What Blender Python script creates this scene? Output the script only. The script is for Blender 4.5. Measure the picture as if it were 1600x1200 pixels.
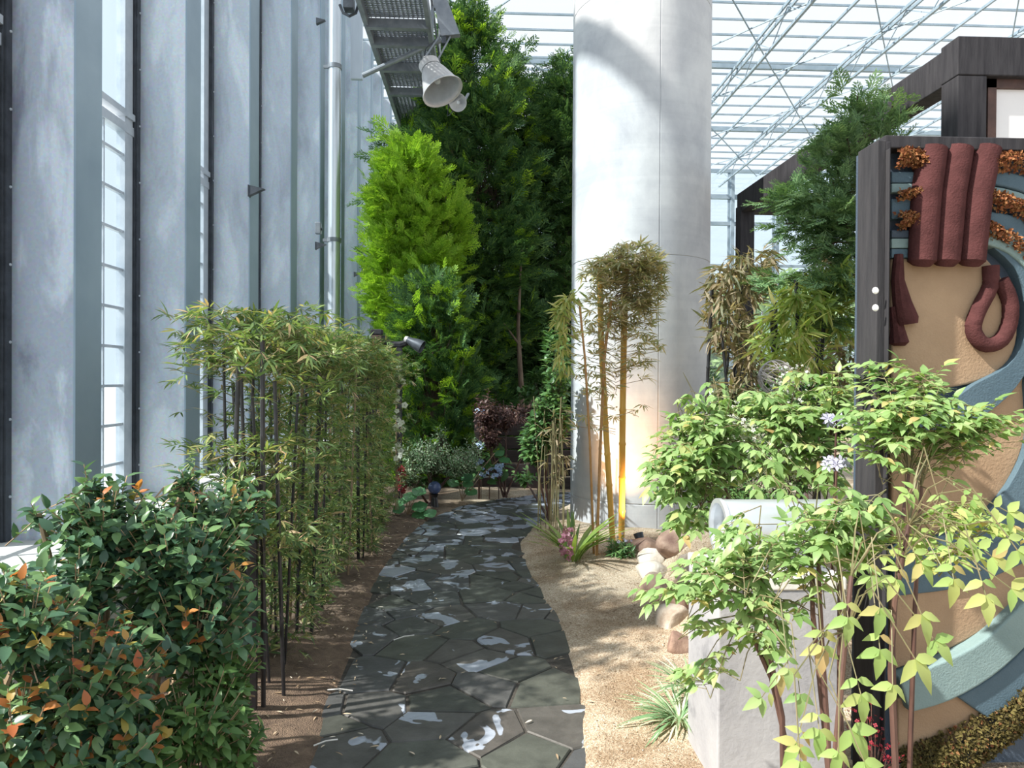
import bpy, bmesh, math, random
import numpy as np
from mathutils import Vector, Matrix, Euler

for o in list(bpy.data.objects): bpy.data.objects.remove(o)
sc = bpy.context.scene
COL = sc.collection
random.seed(7); RNG = np.random.default_rng(7)
PI = math.pi

# ---------------------------------------------------------------- camera, sky, sun, exposure
F = 1111.0
CAM = Vector((0, 0, 1.40))
cd = bpy.data.cameras.new('camera'); cam = bpy.data.objects.new('camera', cd); COL.objects.link(cam)
cd.sensor_width = 36; cd.lens = F / 1600 * 36; cd.clip_start = 0.05; cd.clip_end = 400
cam.location = CAM; cam.rotation_euler = (Euler((math.radians(90 - 0.36), 0, math.radians(-2.32))).to_matrix() @ Matrix.Rotation(math.radians(0.35), 3, 'Z')).to_euler()
sc.camera = cam
CR = Euler(cam.rotation_euler).to_matrix()

w = bpy.data.worlds.new('world'); sc.world = w; w.use_nodes = True
bg = w.node_tree.nodes['Background']
bg.inputs[0].default_value = (0.84, 0.92, 1.0, 1); bg.inputs[1].default_value = 1.2
sd = bpy.data.lights.new('sun', 'SUN'); sd.energy = 9.5; sd.angle = math.radians(1.2); sd.color = (1.0, 0.95, 0.86)
sun = bpy.data.objects.new('sun', sd); COL.objects.link(sun)
SUN_DIR = Vector((math.cos(math.radians(19)), math.sin(math.radians(19)), -math.tan(math.radians(45)))).normalized()
sun.rotation_euler = SUN_DIR.to_track_quat('-Z', 'Y').to_euler(); sun.location = (-6, 2, 10)
sc.view_settings.view_transform = 'Standard'; sc.view_settings.look = 'None'
sc.view_settings.exposure = 0.0; sc.view_settings.gamma = 1; sc.view_settings.use_curve_mapping = False

# ---------------------------------------------------------------- pixel helpers (1600 x 1200 frame)
def ray(px, py): return CR @ Vector(((px - 800) / F, (600 - py) / F, -1))
def W(px, py, Y):
    r = ray(px, py); return CAM + r * (Y / r.y)
def G(px, py, z=0.0):
    r = ray(px, py); return CAM + r * ((z - CAM.z) / r.z)

# ---------------------------------------------------------------- materials
def nt(name):
    m = bpy.data.materials.new(name); m.use_nodes = True
    return m, m.node_tree.nodes, m.node_tree.links, m.node_tree.nodes['Principled BSDF']
def c4(c): return (c[0], c[1], c[2], 1)
def ramp(N, L, src, stops):
    r = N.new('ShaderNodeValToRGB'); e = r.color_ramp.elements
    while len(e) < len(stops): e.new(0.5)
    for k, (p, c) in enumerate(stops): e[k].position = p; e[k].color = c4(c)
    L.new(src, r.inputs[0]); return r
def noise(N, L, scale, detail=4, rough=0.55, dist=0, vec=None):
    n = N.new('ShaderNodeTexNoise'); n.inputs['Scale'].default_value = scale; n.inputs['Detail'].default_value = detail
    n.inputs['Roughness'].default_value = rough; n.inputs['Distortion'].default_value = dist
    if vec: L.new(vec, n.inputs['Vector'])
    return n
def pos(N, L, scale=(1, 1, 1)):
    g = N.new('ShaderNodeNewGeometry'); mp = N.new('ShaderNodeMapping'); mp.inputs['Scale'].default_value = scale
    L.new(g.outputs['Position'], mp.inputs['Vector']); return mp.outputs[0]
def surf(name, stops, rough=0.6, metal=0.0, scale=5, detail=5, bump=0.0, bscale=None, stretch=(1, 1, 1), spec=0.5, dist=0, emis=None):
    m, N, L, b = nt(name)
    p = pos(N, L, stretch)
    n = noise(N, L, scale, detail, 0.6, dist, p)
    r = ramp(N, L, n.outputs[0], stops if len(stops) > 1 else [(0, stops[0][1]), (1, stops[0][1])])
    L.new(r.outputs[0], b.inputs['Base Color'])
    b.inputs['Roughness'].default_value = rough; b.inputs['Metallic'].default_value = metal
    b.inputs['Specular IOR Level'].default_value = spec
    if bump:
        n2 = noise(N, L, bscale or scale * 6, 4, 0.6, 0, p); bp = N.new('ShaderNodeBump')
        bp.inputs['Strength'].default_value = bump; bp.inputs['Distance'].default_value = 0.02
        L.new(n2.outputs[0], bp.inputs['Height']); L.new(bp.outputs[0], b.inputs['Normal'])
    return m
def leafmat(name, stops, rough=0.45, trans=0.35, tcol=1.5):
    m, N, L, b = nt(name)
    g = N.new('ShaderNodeNewGeometry'); oi = N.new('ShaderNodeObjectInfo')
    a = N.new('ShaderNodeMath'); a.operation = 'ADD'
    L.new(g.outputs['Random Per Island'], a.inputs[0]); L.new(oi.outputs['Random'], a.inputs[1])
    fr = N.new('ShaderNodeMath'); fr.operation = 'FRACT'; L.new(a.outputs[0], fr.inputs[0])
    r = ramp(N, L, fr.outputs[0], stops)
    L.new(r.outputs[0], b.inputs['Base Color']); b.inputs['Roughness'].default_value = rough
    b.inputs['Specular IOR Level'].default_value = 0.4
    t = N.new('ShaderNodeBsdfTranslucent'); mx = N.new('ShaderNodeMixShader'); mx.inputs[0].default_value = trans
    h = N.new('ShaderNodeMixRGB'); h.blend_type = 'MULTIPLY'; h.inputs[0].default_value = 1
    h.inputs[2].default_value = (tcol, tcol * 1.0, tcol * 0.55, 1); L.new(r.outputs[0], h.inputs[1]); L.new(h.outputs[0], t.inputs[0])
    L.new(b.outputs[0], mx.inputs[1]); L.new(t.outputs[0], mx.inputs[2]); L.new(mx.outputs[0], N['Material Output'].inputs[0])
    return m
def glassmat(name, tint=(0.92, 0.97, 1.0), gl=0.08, milk=0.0):
    m, N, L, b = nt(name)
    t = N.new('ShaderNodeBsdfTransparent'); t.inputs[0].default_value = c4(tint)
    g = N.new('ShaderNodeBsdfGlossy'); g.inputs['Roughness'].default_value = 0.05
    mx = N.new('ShaderNodeMixShader'); mx.inputs[0].default_value = gl
    L.new(t.outputs[0], mx.inputs[1]); L.new(g.outputs[0], mx.inputs[2]); L.new(mx.outputs[0], N['Material Output'].inputs[0])
    return m

M = {}
# galvanised sheet with cloudy spangle
def galv(name, lo, mid, hi, metal=0.35, rough=0.42, blot=0.9):
    m, N, L, b = nt(name)
    p = pos(N, L, (1, 1, 0.32)); n = noise(N, L, 2.2, 6, 0.62, 0.5, p)
    r = ramp(N, L, n.outputs[0], [(0.36, lo), (0.47, mid), (0.53, mid), (0.62, hi)])
    p2 = pos(N, L); v = N.new('ShaderNodeTexVoronoi'); v.inputs['Scale'].default_value = 60; L.new(p2, v.inputs['Vector'])
    mx = N.new('ShaderNodeMixRGB'); mx.blend_type = 'MULTIPLY'; mx.inputs[0].default_value = 0.12
    L.new(r.outputs[0], mx.inputs[1]); L.new(v.outputs['Color'], mx.inputs[2]); L.new(mx.outputs[0], b.inputs['Base Color'])
    b.inputs['Metallic'].default_value = metal; b.inputs['Roughness'].default_value = rough
    n2 = noise(N, L, 1.1, 2, 0.5, 0, p2); bp = N.new('ShaderNodeBump'); bp.inputs['Strength'].default_value = 0.25; bp.inputs['Distance'].default_value = 0.06
    L.new(n2.outputs[0], bp.inputs['Height']); L.new(bp.outputs[0], b.inputs['Normal'])
    return m
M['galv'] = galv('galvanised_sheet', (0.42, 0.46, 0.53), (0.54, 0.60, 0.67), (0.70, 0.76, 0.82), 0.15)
M['galv_blotch'] = galv('galvanised_sheet_blotched', (0.24, 0.26, 0.33), (0.45, 0.50, 0.58), (0.68, 0.74, 0.82), 0.15)  # dappled reflections on the first fins painted in as stronger blotches
M['flange'] = surf('galvanised_flange', [(0.3, (0.26, 0.34, 0.42)), (0.7, (0.35, 0.44, 0.52))], 0.5, 0.3, 1.5, 4)
M['frame_metal'] = surf('window_frame_metal', [(0.3, (0.42, 0.47, 0.53)), (0.7, (0.6, 0.64, 0.69))], 0.45, 0.3, 6)
M['pipe'] = surf('pipe_zinc', [(0.3, (0.6, 0.64, 0.68)), (0.7, (0.75, 0.78, 0.82))], 0.3, 0.6, 4, stretch=(1, 1, .2))
M['darkmetal'] = surf('dark_metal', [(0.3, (0.05, 0.055, 0.065)), (0.7, (0.10, 0.11, 0.13))], 0.45, 0.5, 10)
M['midmetal'] = surf('grey_steel', [(0.3, (0.19, 0.21, 0.24)), (0.7, (0.3, 0.32, 0.35))], 0.45, 0.4, 8)
M['lampmetal'] = surf('lamp_shell', [(0.3, (0.48, 0.46, 0.46)), (0.7, (0.6, 0.58, 0.57))], 0.4, 0.2, 8)
M['roofsteel'] = surf('roof_steel', [(0.3, (0.22, 0.30, 0.36)), (0.7, (0.32, 0.40, 0.47))], 0.5, 0.2, 4)
M['glass'] = glassmat('window_glass'); M['roofglass'] = glassmat('roof_glass', (1.0, 1.0, 1.0), 0.025)
# concrete column
def concrete():
    m, N, L, b = nt('column_concrete')
    p = pos(N, L, (1, 1, 0.7)); n = noise(N, L, 1.6, 7, 0.65, 0.3, p); r = ramp(N, L, n.outputs[0], [(0.35, (0.42, 0.43, 0.46)), (0.62, (0.60, 0.61, 0.62))])
    p2 = pos(N, L, (0.3, 0.3, 9)); n2 = noise(N, L, 1.0, 4, 0.6, 0.4, p2); r2 = ramp(N, L, n2.outputs[0], [(0.42, (0.86, 0.87, 0.88)), (0.55, (1, 1, 1))])
    mx = N.new('ShaderNodeMixRGB'); mx.blend_type = 'MULTIPLY'; mx.inputs[0].default_value = 0.4
    L.new(r.outputs[0], mx.inputs[1]); L.new(r2.outputs[0], mx.inputs[2]); L.new(mx.outputs[0], b.inputs['Base Color'])
    b.inputs['Roughness'].default_value = 0.7
    n3 = noise(N, L, 30, 4, 0.6, 0, pos(N, L)); bp = N.new('ShaderNodeBump'); bp.inputs['Strength'].default_value = 0.12; bp.inputs['Distance'].default_value = 0.01
    L.new(n3.outputs[0], bp.inputs['Height']); L.new(bp.outputs[0], b.inputs['Normal'])
    return m
M['concrete'] = concrete()
M['slab'] = surf('slab_concrete', [(0.3, (0.55, 0.54, 0.50)), (0.7, (0.7, 0.69, 0.66))], 0.8, 0, 6, bump=0.1)
M['block'] = surf('rendered_block', [(0.32, (0.15, 0.155, 0.17)), (0.42, (0.33, 0.33, 0.35)), (0.7, (0.44, 0.44, 0.45))], 0.75, 0, 3.0, 6, bump=0.12, bscale=40)
M['blocktop'] = surf('block_top', [(0.3, (0.6, 0.59, 0.55)), (0.7, (0.72, 0.71, 0.68))], 0.7, 0, 7, bump=0.1)
M['tube_metal'] = surf('galvanised_tube', [(0.3, (0.5, 0.54, 0.58)), (0.7, (0.66, 0.70, 0.74))], 0.33, 0.6, 5)
M['timber'] = surf('black_timber', [(0.3, (0.022, 0.021, 0.025)), (0.7, (0.05, 0.048, 0.053))], 0.7, 0, 6, stretch=(6, 6, .6), bump=0.15, spec=.2)
M['timber_grey'] = surf('weathered_black_timber', [(0.3, (0.026, 0.026, 0.03)), (0.7, (0.05, 0.048, 0.052))], 0.7, 0, 6, stretch=(6, 6, .6), bump=0.15, spec=.2)
M['brownwood'] = surf('dark_brown_wood', [(0.3, (0.05, 0.025, 0.02)), (0.7, (0.12, 0.06, 0.045))], 0.6, 0, 8, bump=.1)
M['planks'] = surf('dark_planks', [(0.3, (0.02, 0.013, 0.012)), (0.7, (0.05, 0.032, 0.03))], 0.7, 0, 8, stretch=(.5, 1, 8), bump=.1)
M['orange_wood'] = surf('orange_wood', [(0.3, (0.35, 0.12, 0.06)), (0.7, (0.5, 0.2, 0.1))], 0.6, 0, 8)
M['screen'] = surf('white_screen', [(0.3, (0.78, 0.77, 0.78)), (0.7, (0.84, 0.83, 0.83))], 0.8, 0, 3)
M['tan'] = surf('mural_tan', [(0.3, (0.29, 0.195, 0.12)), (0.7, (0.39, 0.27, 0.17))], 0.85, 0, 4, bump=0.25, bscale=120)
M['plum'] = surf('mural_plum', [(0.3, (0.062, 0.024, 0.024)), (0.7, (0.10, 0.038, 0.038))], 0.85, 0, 20, bump=0.35, bscale=140, spec=.1)
M['teal'] = surf('mural_blue', [(0.3, (0.055, 0.10, 0.135)), (0.7, (0.085, 0.14, 0.18))], 0.75, 0, 5, bump=0.25, bscale=140)
M['teal_light'] = surf('mural_light_blue', [(0.3, (0.16, 0.24, 0.245)), (0.7, (0.22, 0.31, 0.31))], 0.75, 0, 5, bump=0.25, bscale=140)
M['teal_dark'] = surf('mural_dark_blue', [(0.3, (0.035, 0.055, 0.085)), (0.7, (0.06, 0.085, 0.12))], 0.75, 0, 5, bump=0.25, bscale=140)
M['rust'] = leafmat('mural_rust_lichen', [(0, (0.14, 0.04, 0.015)), (0.4, (0.25, 0.085, 0.03)), (0.7, (0.22, 0.12, 0.04)), (1, (0.38, 0.15, 0.06))], 0.8, 0.05)
M['mossy'] = leafmat('mural_moss', [(0, (0.05, 0.038, 0.012)), (0.5, (0.10, 0.08, 0.02)), (0.9, (0.14, 0.115, 0.035)), (1, (0.25, 0.09, 0.04))], 0.85, 0.05)
# gravel
def gravel():
    m, N, L, b = nt('fine_gravel')
    p = pos(N, L)
    v = N.new('ShaderNodeTexVoronoi'); v.inputs['Scale'].default_value = 170; L.new(p, v.inputs['Vector'])
    r = ramp(N, L, v.outputs['Color'], [(0.0, (0.28, 0.20, 0.13)), (0.5, (0.50, 0.40, 0.29)), (1, (0.74, 0.66, 0.54))])
    n = noise(N, L, 2.5, 5, 0.6, 0.2, p); r2 = ramp(N, L, n.outputs[0], [(0.35, (0.50, 0.42, 0.34)), (0.6, (1, 1, 1))])
    mx = N.new('ShaderNodeMixRGB'); mx.blend_type = 'MULTIPLY'; mx.inputs[0].default_value = 0.9
    L.new(r.outputs[0], mx.inputs[1]); L.new(r2.outputs[0], mx.inputs[2])
    # soil towards the hedge on the left
    s = N.new('ShaderNodeSeparateXYZ'); L.new(p, s.inputs[0])
    mr = N.new('ShaderNodeMapRange'); mr.inputs[1].default_value = -0.5; mr.inputs[2].default_value = -0.1; mr.inputs[3].default_value = 0; mr.inputs[4].default_value = 1
    L.new(s.outputs[0], mr.inputs[0])
    n5 = noise(N, L, 14, 5, 0.7, 0, p); r5 = ramp(N, L, n5.outputs[0], [(0.3, (0.07, 0.046, 0.032)), (0.7, (0.18, 0.125, 0.085))])
    m2 = N.new('ShaderNodeMixRGB'); L.new(mr.outputs[0], m2.inputs[0]); L.new(r5.outputs[0], m2.inputs[1]); L.new(mx.outputs[0], m2.inputs[2])
    L.new(m2.outputs[0], b.inputs['Base Color']); b.inputs['Roughness'].default_value = 0.9
    bp = N.new('ShaderNodeBump'); bp.inputs['Strength'].default_value = 0.7; bp.inputs['Distance'].default_value = 0.006
    L.new(v.outputs['Distance'], bp.inputs['Height']); bp2 = N.new('ShaderNodeBump'); bp2.inputs['Strength'].default_value = 0.6; bp2.inputs['Distance'].default_value = 0.02
    n4 = noise(N, L, 25, 5, 0.7, 0, p); L.new(n4.outputs[0], bp2.inputs['Height']); L.new(bp.outputs[0], bp2.inputs['Normal']); L.new(bp2.outputs[0], b.inputs['Normal'])
    return m
M['gravel'] = gravel()
def slate():
    m, N, L, b = nt('wet_slate')
    p = pos(N, L); oi = N.new('ShaderNodeObjectInfo')
    r = ramp(N, L, oi.outputs['Random'], [(0, (0.048, 0.052, 0.046)), (0.3, (0.068, 0.074, 0.062)), (0.55, (0.06, 0.064, 0.068)), (0.8, (0.085, 0.083, 0.076)), (0.95, (0.07, 0.066, 0.06)), (1, (0.07, 0.058, 0.052))])
    n = noise(N, L, 9, 6, 0.65, 0.3, p); r2 = ramp(N, L, n.outputs[0], [(0.3, (0.7, 0.7, 0.7)), (0.7, (1.3, 1.3, 1.3))])
    mx = N.new('ShaderNodeMixRGB'); mx.blend_type = 'MULTIPLY'; mx.inputs[0].default_value = 1; L.new(r.outputs[0], mx.inputs[1]); L.new(r2.outputs[0], mx.inputs[2])
    # wet, smoother patches with pale sky reflection painted in, denser with distance
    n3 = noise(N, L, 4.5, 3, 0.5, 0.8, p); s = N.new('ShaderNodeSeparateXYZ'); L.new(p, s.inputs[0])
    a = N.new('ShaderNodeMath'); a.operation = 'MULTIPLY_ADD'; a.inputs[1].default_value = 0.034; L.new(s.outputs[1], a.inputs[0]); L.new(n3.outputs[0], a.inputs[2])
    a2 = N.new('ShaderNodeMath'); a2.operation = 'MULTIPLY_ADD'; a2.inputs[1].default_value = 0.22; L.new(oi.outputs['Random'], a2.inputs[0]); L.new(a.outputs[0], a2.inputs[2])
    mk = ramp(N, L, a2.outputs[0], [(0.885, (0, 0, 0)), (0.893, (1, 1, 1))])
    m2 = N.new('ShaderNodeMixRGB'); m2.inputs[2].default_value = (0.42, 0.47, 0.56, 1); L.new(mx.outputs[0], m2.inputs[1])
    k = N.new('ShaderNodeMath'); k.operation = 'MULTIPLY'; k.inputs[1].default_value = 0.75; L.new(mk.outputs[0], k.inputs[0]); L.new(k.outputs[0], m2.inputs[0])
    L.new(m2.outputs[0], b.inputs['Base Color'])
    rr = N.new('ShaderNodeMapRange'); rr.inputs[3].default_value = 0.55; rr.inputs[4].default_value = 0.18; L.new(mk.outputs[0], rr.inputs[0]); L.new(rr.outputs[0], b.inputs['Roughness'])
    bp = N.new('ShaderNodeBump'); bp.inputs['Strength'].default_value = 0.25; bp.inputs['Distance'].default_value = 0.01
    n4 = noise(N, L, 40, 5, 0.65, 0, p); L.new(n4.outputs[0], bp.inputs['Height']); L.new(bp.outputs[0], b.inputs['Normal'])
    return m
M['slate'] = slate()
M['rock'] = surf('pale_rock', [(0.3, (0.26, 0.2, 0.15)), (0.5, (0.5, 0.44, 0.37)), (0.7, (0.66, 0.62, 0.56))], 0.85, 0, 6, 6, bump=0.5, bscale=18)
M['rock_brown'] = surf('brown_rock', [(0.3, (0.16, 0.09, 0.07)), (0.5, (0.30, 0.2, 0.15)), (0.7, (0.42, 0.33, 0.27))], 0.85, 0, 6, 6, bump=0.5, bscale=18)
M['lawn'] = surf('outdoor_ground', [(0.3, (0.55, 0.55, 0.52)), (0.7, (0.68, 0.68, 0.65))], 0.9, 0, 1)
M['bark'] = surf('bark', [(0.3, (0.07, 0.045, 0.03)), (0.7, (0.19, 0.14, 0.10))], 0.85, 0, 20, stretch=(1, 1, .2), bump=.4)
M['stem_dark'] = surf('dark_stem', [(0.3, (0.05, 0.022, 0.02)), (0.7, (0.14, 0.075, 0.055))], 0.6, 0, 20, stretch=(1, 1, .3))
M['stem_tan'] = surf('tan_stem', [(0.3, (0.25, 0.17, 0.10)), (0.7, (0.42, 0.31, 0.2))], 0.6, 0, 20, stretch=(1, 1, .3))
M['culm_black'] = surf('black_culm', [(0.3, (0.010, 0.010, 0.012)), (0.7, (0.03, 0.028, 0.03))], 0.35, 0, 10)
M['culm_gold'] = surf('golden_culm', [(0.3, (0.62, 0.33, 0.055)), (0.7, (0.82, 0.50, 0.11))], 0.35, 0, 9, stretch=(4, 4, .5))
M['culm_thin'] = surf('thin_orange_culm', [(0.3, (0.35, 0.16, 0.05)), (0.7, (0.5, 0.27, 0.09))], 0.4, 0, 9)
M['mortar'] = surf('dark_joint_soil', [(0.3, (0.03, 0.027, 0.024)), (0.7, (0.07, 0.062, 0.052))], 0.9, 0, 30, bump=.3)
M['stalk_green'] = surf('leaf_stalk', [(0.3, (0.13, 0.14, 0.06)), (0.7, (0.22, 0.17, 0.09))], 0.6, 0, 20)
M['leaf_shrub'] = leafmat('shrub_leaf', [(0, (0.04, 0.09, 0.06)), (0.35, (0.07, 0.15, 0.085)), (0.7, (0.12, 0.22, 0.10)), (1, (0.17, 0.29, 0.11))], 0.28, 0.22)
M['leaf_orange'] = leafmat('new_shoot_leaf', [(0, (0.40, 0.11, 0.05)), (0.5, (0.5, 0.22, 0.07)), (1, (0.38, 0.36, 0.09))], 0.4, 0.35)
M['leaf_low'] = leafmat('low_shrub_leaf', [(0, (0.05, 0.11, 0.04)), (0.6, (0.10, 0.20, 0.06)), (1, (0.17, 0.29, 0.09))], 0.45, 0.3)
M['leaf_bamboo'] = leafmat('hedge_bamboo_leaf', [(0, (0.07, 0.13, 0.05)), (0.4, (0.13, 0.21, 0.075)), (0.7, (0.22, 0.31, 0.10)), (0.88, (0.34, 0.33, 0.13)), (0.95, (0.42, 0.31, 0.18)), (1, (0.45, 0.33, 0.2))], 0.42, 0.32)
M['leaf_gold'] = leafmat('golden_bamboo_leaf', [(0, (0.24, 0.28, 0.15)), (0.45, (0.42, 0.41, 0.26)), (0.8, (0.52, 0.41, 0.28)), (1, (0.66, 0.57, 0.42))], 0.45, 0.5)
M['leaf_goldgreen'] = leafmat('golden_bamboo_green_leaf', [(0, (0.24, 0.33, 0.09)), (0.6, (0.44, 0.48, 0.17)), (1, (0.62, 0.54, 0.25))], 0.45, 0.35)
M['leaf_nandina'] = leafmat('nandina_leaf', [(0, (0.17, 0.30, 0.10)), (0.45, (0.27, 0.41, 0.16)), (0.90, (0.37, 0.49, 0.22)), (0.97, (0.46, 0.48, 0.19)), (1, (0.50, 0.32, 0.17))], 0.4, 0.38, 1.3)
M['leaf_nandina_tip'] = leafmat('nandina_young_leaf', [(0, (0.27, 0.42, 0.13)), (0.6, (0.38, 0.49, 0.17)), (0.88, (0.45, 0.46, 0.17)), (1, (0.50, 0.34, 0.17))], 0.4, 0.38, 1.3)
M['leaf_lime'] = leafmat('lime_conifer', [(0, (0.17, 0.33, 0.03)), (0.6, (0.28, 0.47, 0.04)), (1, (0.40, 0.58, 0.07))], 0.6, 0.4, 1.4)
M['leaf_dkcon'] = leafmat('dark_conifer', [(0, (0.04, 0.10, 0.04)), (0.6, (0.075, 0.17, 0.055)), (0.9, (0.14, 0.26, 0.07)), (1, (0.20, 0.34, 0.08))], 0.6, 0.25, 1.4)
M['leaf_pine'] = leafmat('soft_conifer', [(0, (0.10, 0.19, 0.09)), (0.6, (0.18, 0.31, 0.14)), (1, (0.28, 0.42, 0.18))], 0.6, 0.3, 1.3)
M['leaf_green'] = leafmat('mid_green_leaf', [(0, (0.05, 0.12, 0.04)), (0.6, (0.10, 0.21, 0.07)), (1, (0.18, 0.31, 0.10))], 0.38, 0.25)
M['leaf_round'] = leafmat('glossy_round_leaf', [(0, (0.06, 0.17, 0.07)), (1, (0.13, 0.30, 0.14))], 0.25, 0.2)
M['leaf_maple'] = leafmat('maple_leaf', [(0, (0.05, 0.022, 0.024)), (0.6, (0.10, 0.05, 0.045)), (1, (0.16, 0.09, 0.07))], 0.5, 0.3)
M['leaf_varieg'] = leafmat('variegated_leaf', [(0, (0.10, 0.20, 0.10)), (0.5, (0.18, 0.30, 0.16)), (0.85, (0.42, 0.50, 0.36)), (1, (0.5, 0.56, 0.42))], 0.45, 0.25)
M['leaf_stripe'] = leafmat('striped_grass', [(0, (0.14, 0.28, 0.14)), (0.5, (0.26, 0.40, 0.22)), (0.8, (0.62, 0.68, 0.52)), (1, (0.66, 0.7, 0.56))], 0.45, 0.25)
M['leaf_strap'] = leafmat('strap_leaf', [(0, (0.10, 0.19, 0.04)), (1, (0.28, 0.38, 0.09))], 0.4, 0.3)
M['leaf_brownbam'] = leafmat('dry_bamboo_leaf', [(0, (0.12, 0.14, 0.06)), (0.4, (0.24, 0.21, 0.12)), (0.8, (0.36, 0.27, 0.17)), (1, (0.5, 0.40, 0.28))], 0.5, 0.3)
M['leaf_yelbam'] = leafmat('yellow_green_bamboo_leaf', [(0, (0.18, 0.28, 0.06)), (0.6, (0.33, 0.42, 0.10)), (1, (0.46, 0.42, 0.16))], 0.45, 0.35)
M['leaf_back'] = leafmat('outdoor_tree_leaf', [(0, (0.18, 0.28, 0.10)), (1, (0.42, 0.52, 0.24))], 0.6, 0.4)
M['white_petal'] = leafmat('white_petal', [(0, (0.82, 0.85, 0.78)), (1, (0.88, 0.9, 0.86))], 0.5, 0.3, 1.0)
M['blue_petal'] = leafmat('blue_petal', [(0, (0.38, 0.52, 0.85)), (1, (0.62, 0.74, 0.95))], 0.5, 0.2, 1.0)
M['pink_petal'] = leafmat('pink_petal', [(0, (0.28, 0.09, 0.15)), (1, (0.46, 0.22, 0.29))], 0.5, 0.25, 1.0)
M['red_petal'] = leafmat('red_petal', [(0, (0.22, 0.015, 0.03)), (1, (0.36, 0.03, 0.05))], 0.5, 0.2, 1.0)
M['lilac_petal'] = leafmat('lilac_petal', [(0, (0.38, 0.38, 0.55)), (1, (0.55, 0.55, 0.70))], 0.5, 0.2, 1.0)
M['litter'] = leafmat('dry_litter', [(0, (0.25, 0.17, 0.1)), (0.6, (0.5, 0.4, 0.28)), (1, (0.68, 0.62, 0.52))], 0.7, 0.1)
M['blue_glaze'] = surf('blue_glaze', [(0.3, (0.06, 0.09, 0.2)), (0.7, (0.1, 0.14, 0.28))], 0.2, 0, 5)
M['wicker'] = surf('woven_cane', [(0.3, (0.22, 0.2, 0.19)), (0.7, (0.45, 0.42, 0.40))], 0.6, 0, 30)

# ---------------------------------------------------------------- mesh tools
class MB:
    def __init__(s): s.v = []; s.f = []; s.sm = []
    def add(s, vs, fs, smooth=False):
        n = len(s.v); s.v += [tuple(v) for v in vs]; s.f += [tuple(i + n for i in f) for f in fs]; s.sm += [smooth] * len(fs); return s
    def box(s, x0, x1, y0, y1, z0, z1):
        v = [(x, y, z) for z in (z0, z1) for y in (y0, y1) for x in (x0, x1)]
        return s.add(v, [(0, 2, 3, 1), (4, 5, 7, 6), (0, 1, 5, 4), (2, 6, 7, 3), (0, 4, 6, 2), (1, 3, 7, 5)])
    def bar(s, a, b, wd, ht=None, up=(0, 0, 1)):
        a = Vector(a); b = Vector(b); ht = ht or wd; d = (b - a).normalized(); u = Vector(up)
        if abs(d.dot(u)) > 0.99: u = Vector((0, 1, 0))
        x = d.cross(u).normalized(); y = x.cross(d)
        v = [p + x * i * wd / 2 + y * j * ht / 2 for p in (a, b) for i, j in ((-1, -1), (1, -1), (1, 1), (-1, 1))]
        return s.add(v, [(0, 1, 2, 3), (7, 6, 5, 4), (0, 4, 5, 1), (1, 5, 6, 2), (2, 6, 7, 3), (3, 7, 4, 0)])
    def tube(s, pts, r, n=6, r2=None, cap=True):
        pts = [Vector(p) for p in pts]; m = len(pts); vs = []; up = Vector((0.13, 0.27, 0.95))
        for i, p in enumerate(pts):
            d = (pts[min(i + 1, m - 1)] - pts[max(i - 1, 0)]).normalized()
            x = d.cross(up)
            if x.length < 0.05: x = d.cross(Vector((1, 0, 0)))
            x.normalize(); y = x.cross(d)
            if isinstance(r, (list, tuple)): rr = r[i]
            else: rr = r if r2 is None else r + (r2 - r) * i / max(1, m - 1)
            for k in range(n):
                a = 2 * PI * k / n; vs.append(p + x * math.cos(a) * rr + y * math.sin(a) * rr)
        fs = [(i * n + k, i * n + (k + 1) % n, (i + 1) * n + (k + 1) % n, (i + 1) * n + k) for i in range(m - 1) for k in range(n)]
        s.add(vs, fs, True)
        if cap: s.add([vs[k] for k in range(n)], [tuple(reversed(range(n)))]); s.add(vs[-n:], [tuple(range(n))])
        return s
    def lathe(s, prof, n=24, mat=None, closed=False):
        vs = [Vector((r * math.cos(2 * PI * k / n), r * math.sin(2 * PI * k / n), z)) for r, z in prof for k in range(n)]
        if mat is not None: vs = [mat @ v for v in vs]
        m = len(prof)
        return s.add(vs, [(i * n + k, i * n + (k + 1) % n, (i + 1) * n + (k + 1) % n, (i + 1) * n + k) for i in range(m - 1) for k in range(n)], True)
    def mesh(s, name, m):
        me = bpy.data.meshes.new(name); me.from_pydata(s.v, [], s.f); me.polygons.foreach_set('use_smooth', s.sm)
        if any(s.sm): me.set_sharp_from_angle(angle=math.radians(35))
        me.materials.append(m); me.update(); return me
    def build(s, name, m, parent=None, loc=None):
        me = s.mesh(name, m); o = bpy.data.objects.new(name, me); COL.objects.link(o)
        if parent is not None:
            o.parent = parent
            pl = Vector(parent.get('_w', parent.location)); o.location = -pl; o['_w'] = (0, 0, 0)
        elif loc is not None:
            lv = Vector(loc); me.transform(Matrix.Translation(-lv)); o.location = lv; o['_w'] = tuple(lv)
        return o

def tag(o, label=None, cat=None, group=None, kind=None):
    if label: o['label'] = label
    if cat: o['category'] = cat
    if group: o['group'] = group
    if kind: o['kind'] = kind
    return o
def thing(name, loc, label, cat, group=None):
    o = bpy.data.objects.new(name, None); COL.objects.link(o); o.location = loc; o.empty_display_size = 0.1; o['_w'] = tuple(loc)
    return tag(o, label, cat, group)
def struct(o): o['kind'] = 'structure'; return o
def bevel(o, wd, seg=2):
    b = o.modifiers.new('bevel', 'BEVEL'); b.width = wd; b.segments = seg; b.limit_method = 'ANGLE'; b.angle_limit = math.radians(40); return o

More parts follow.
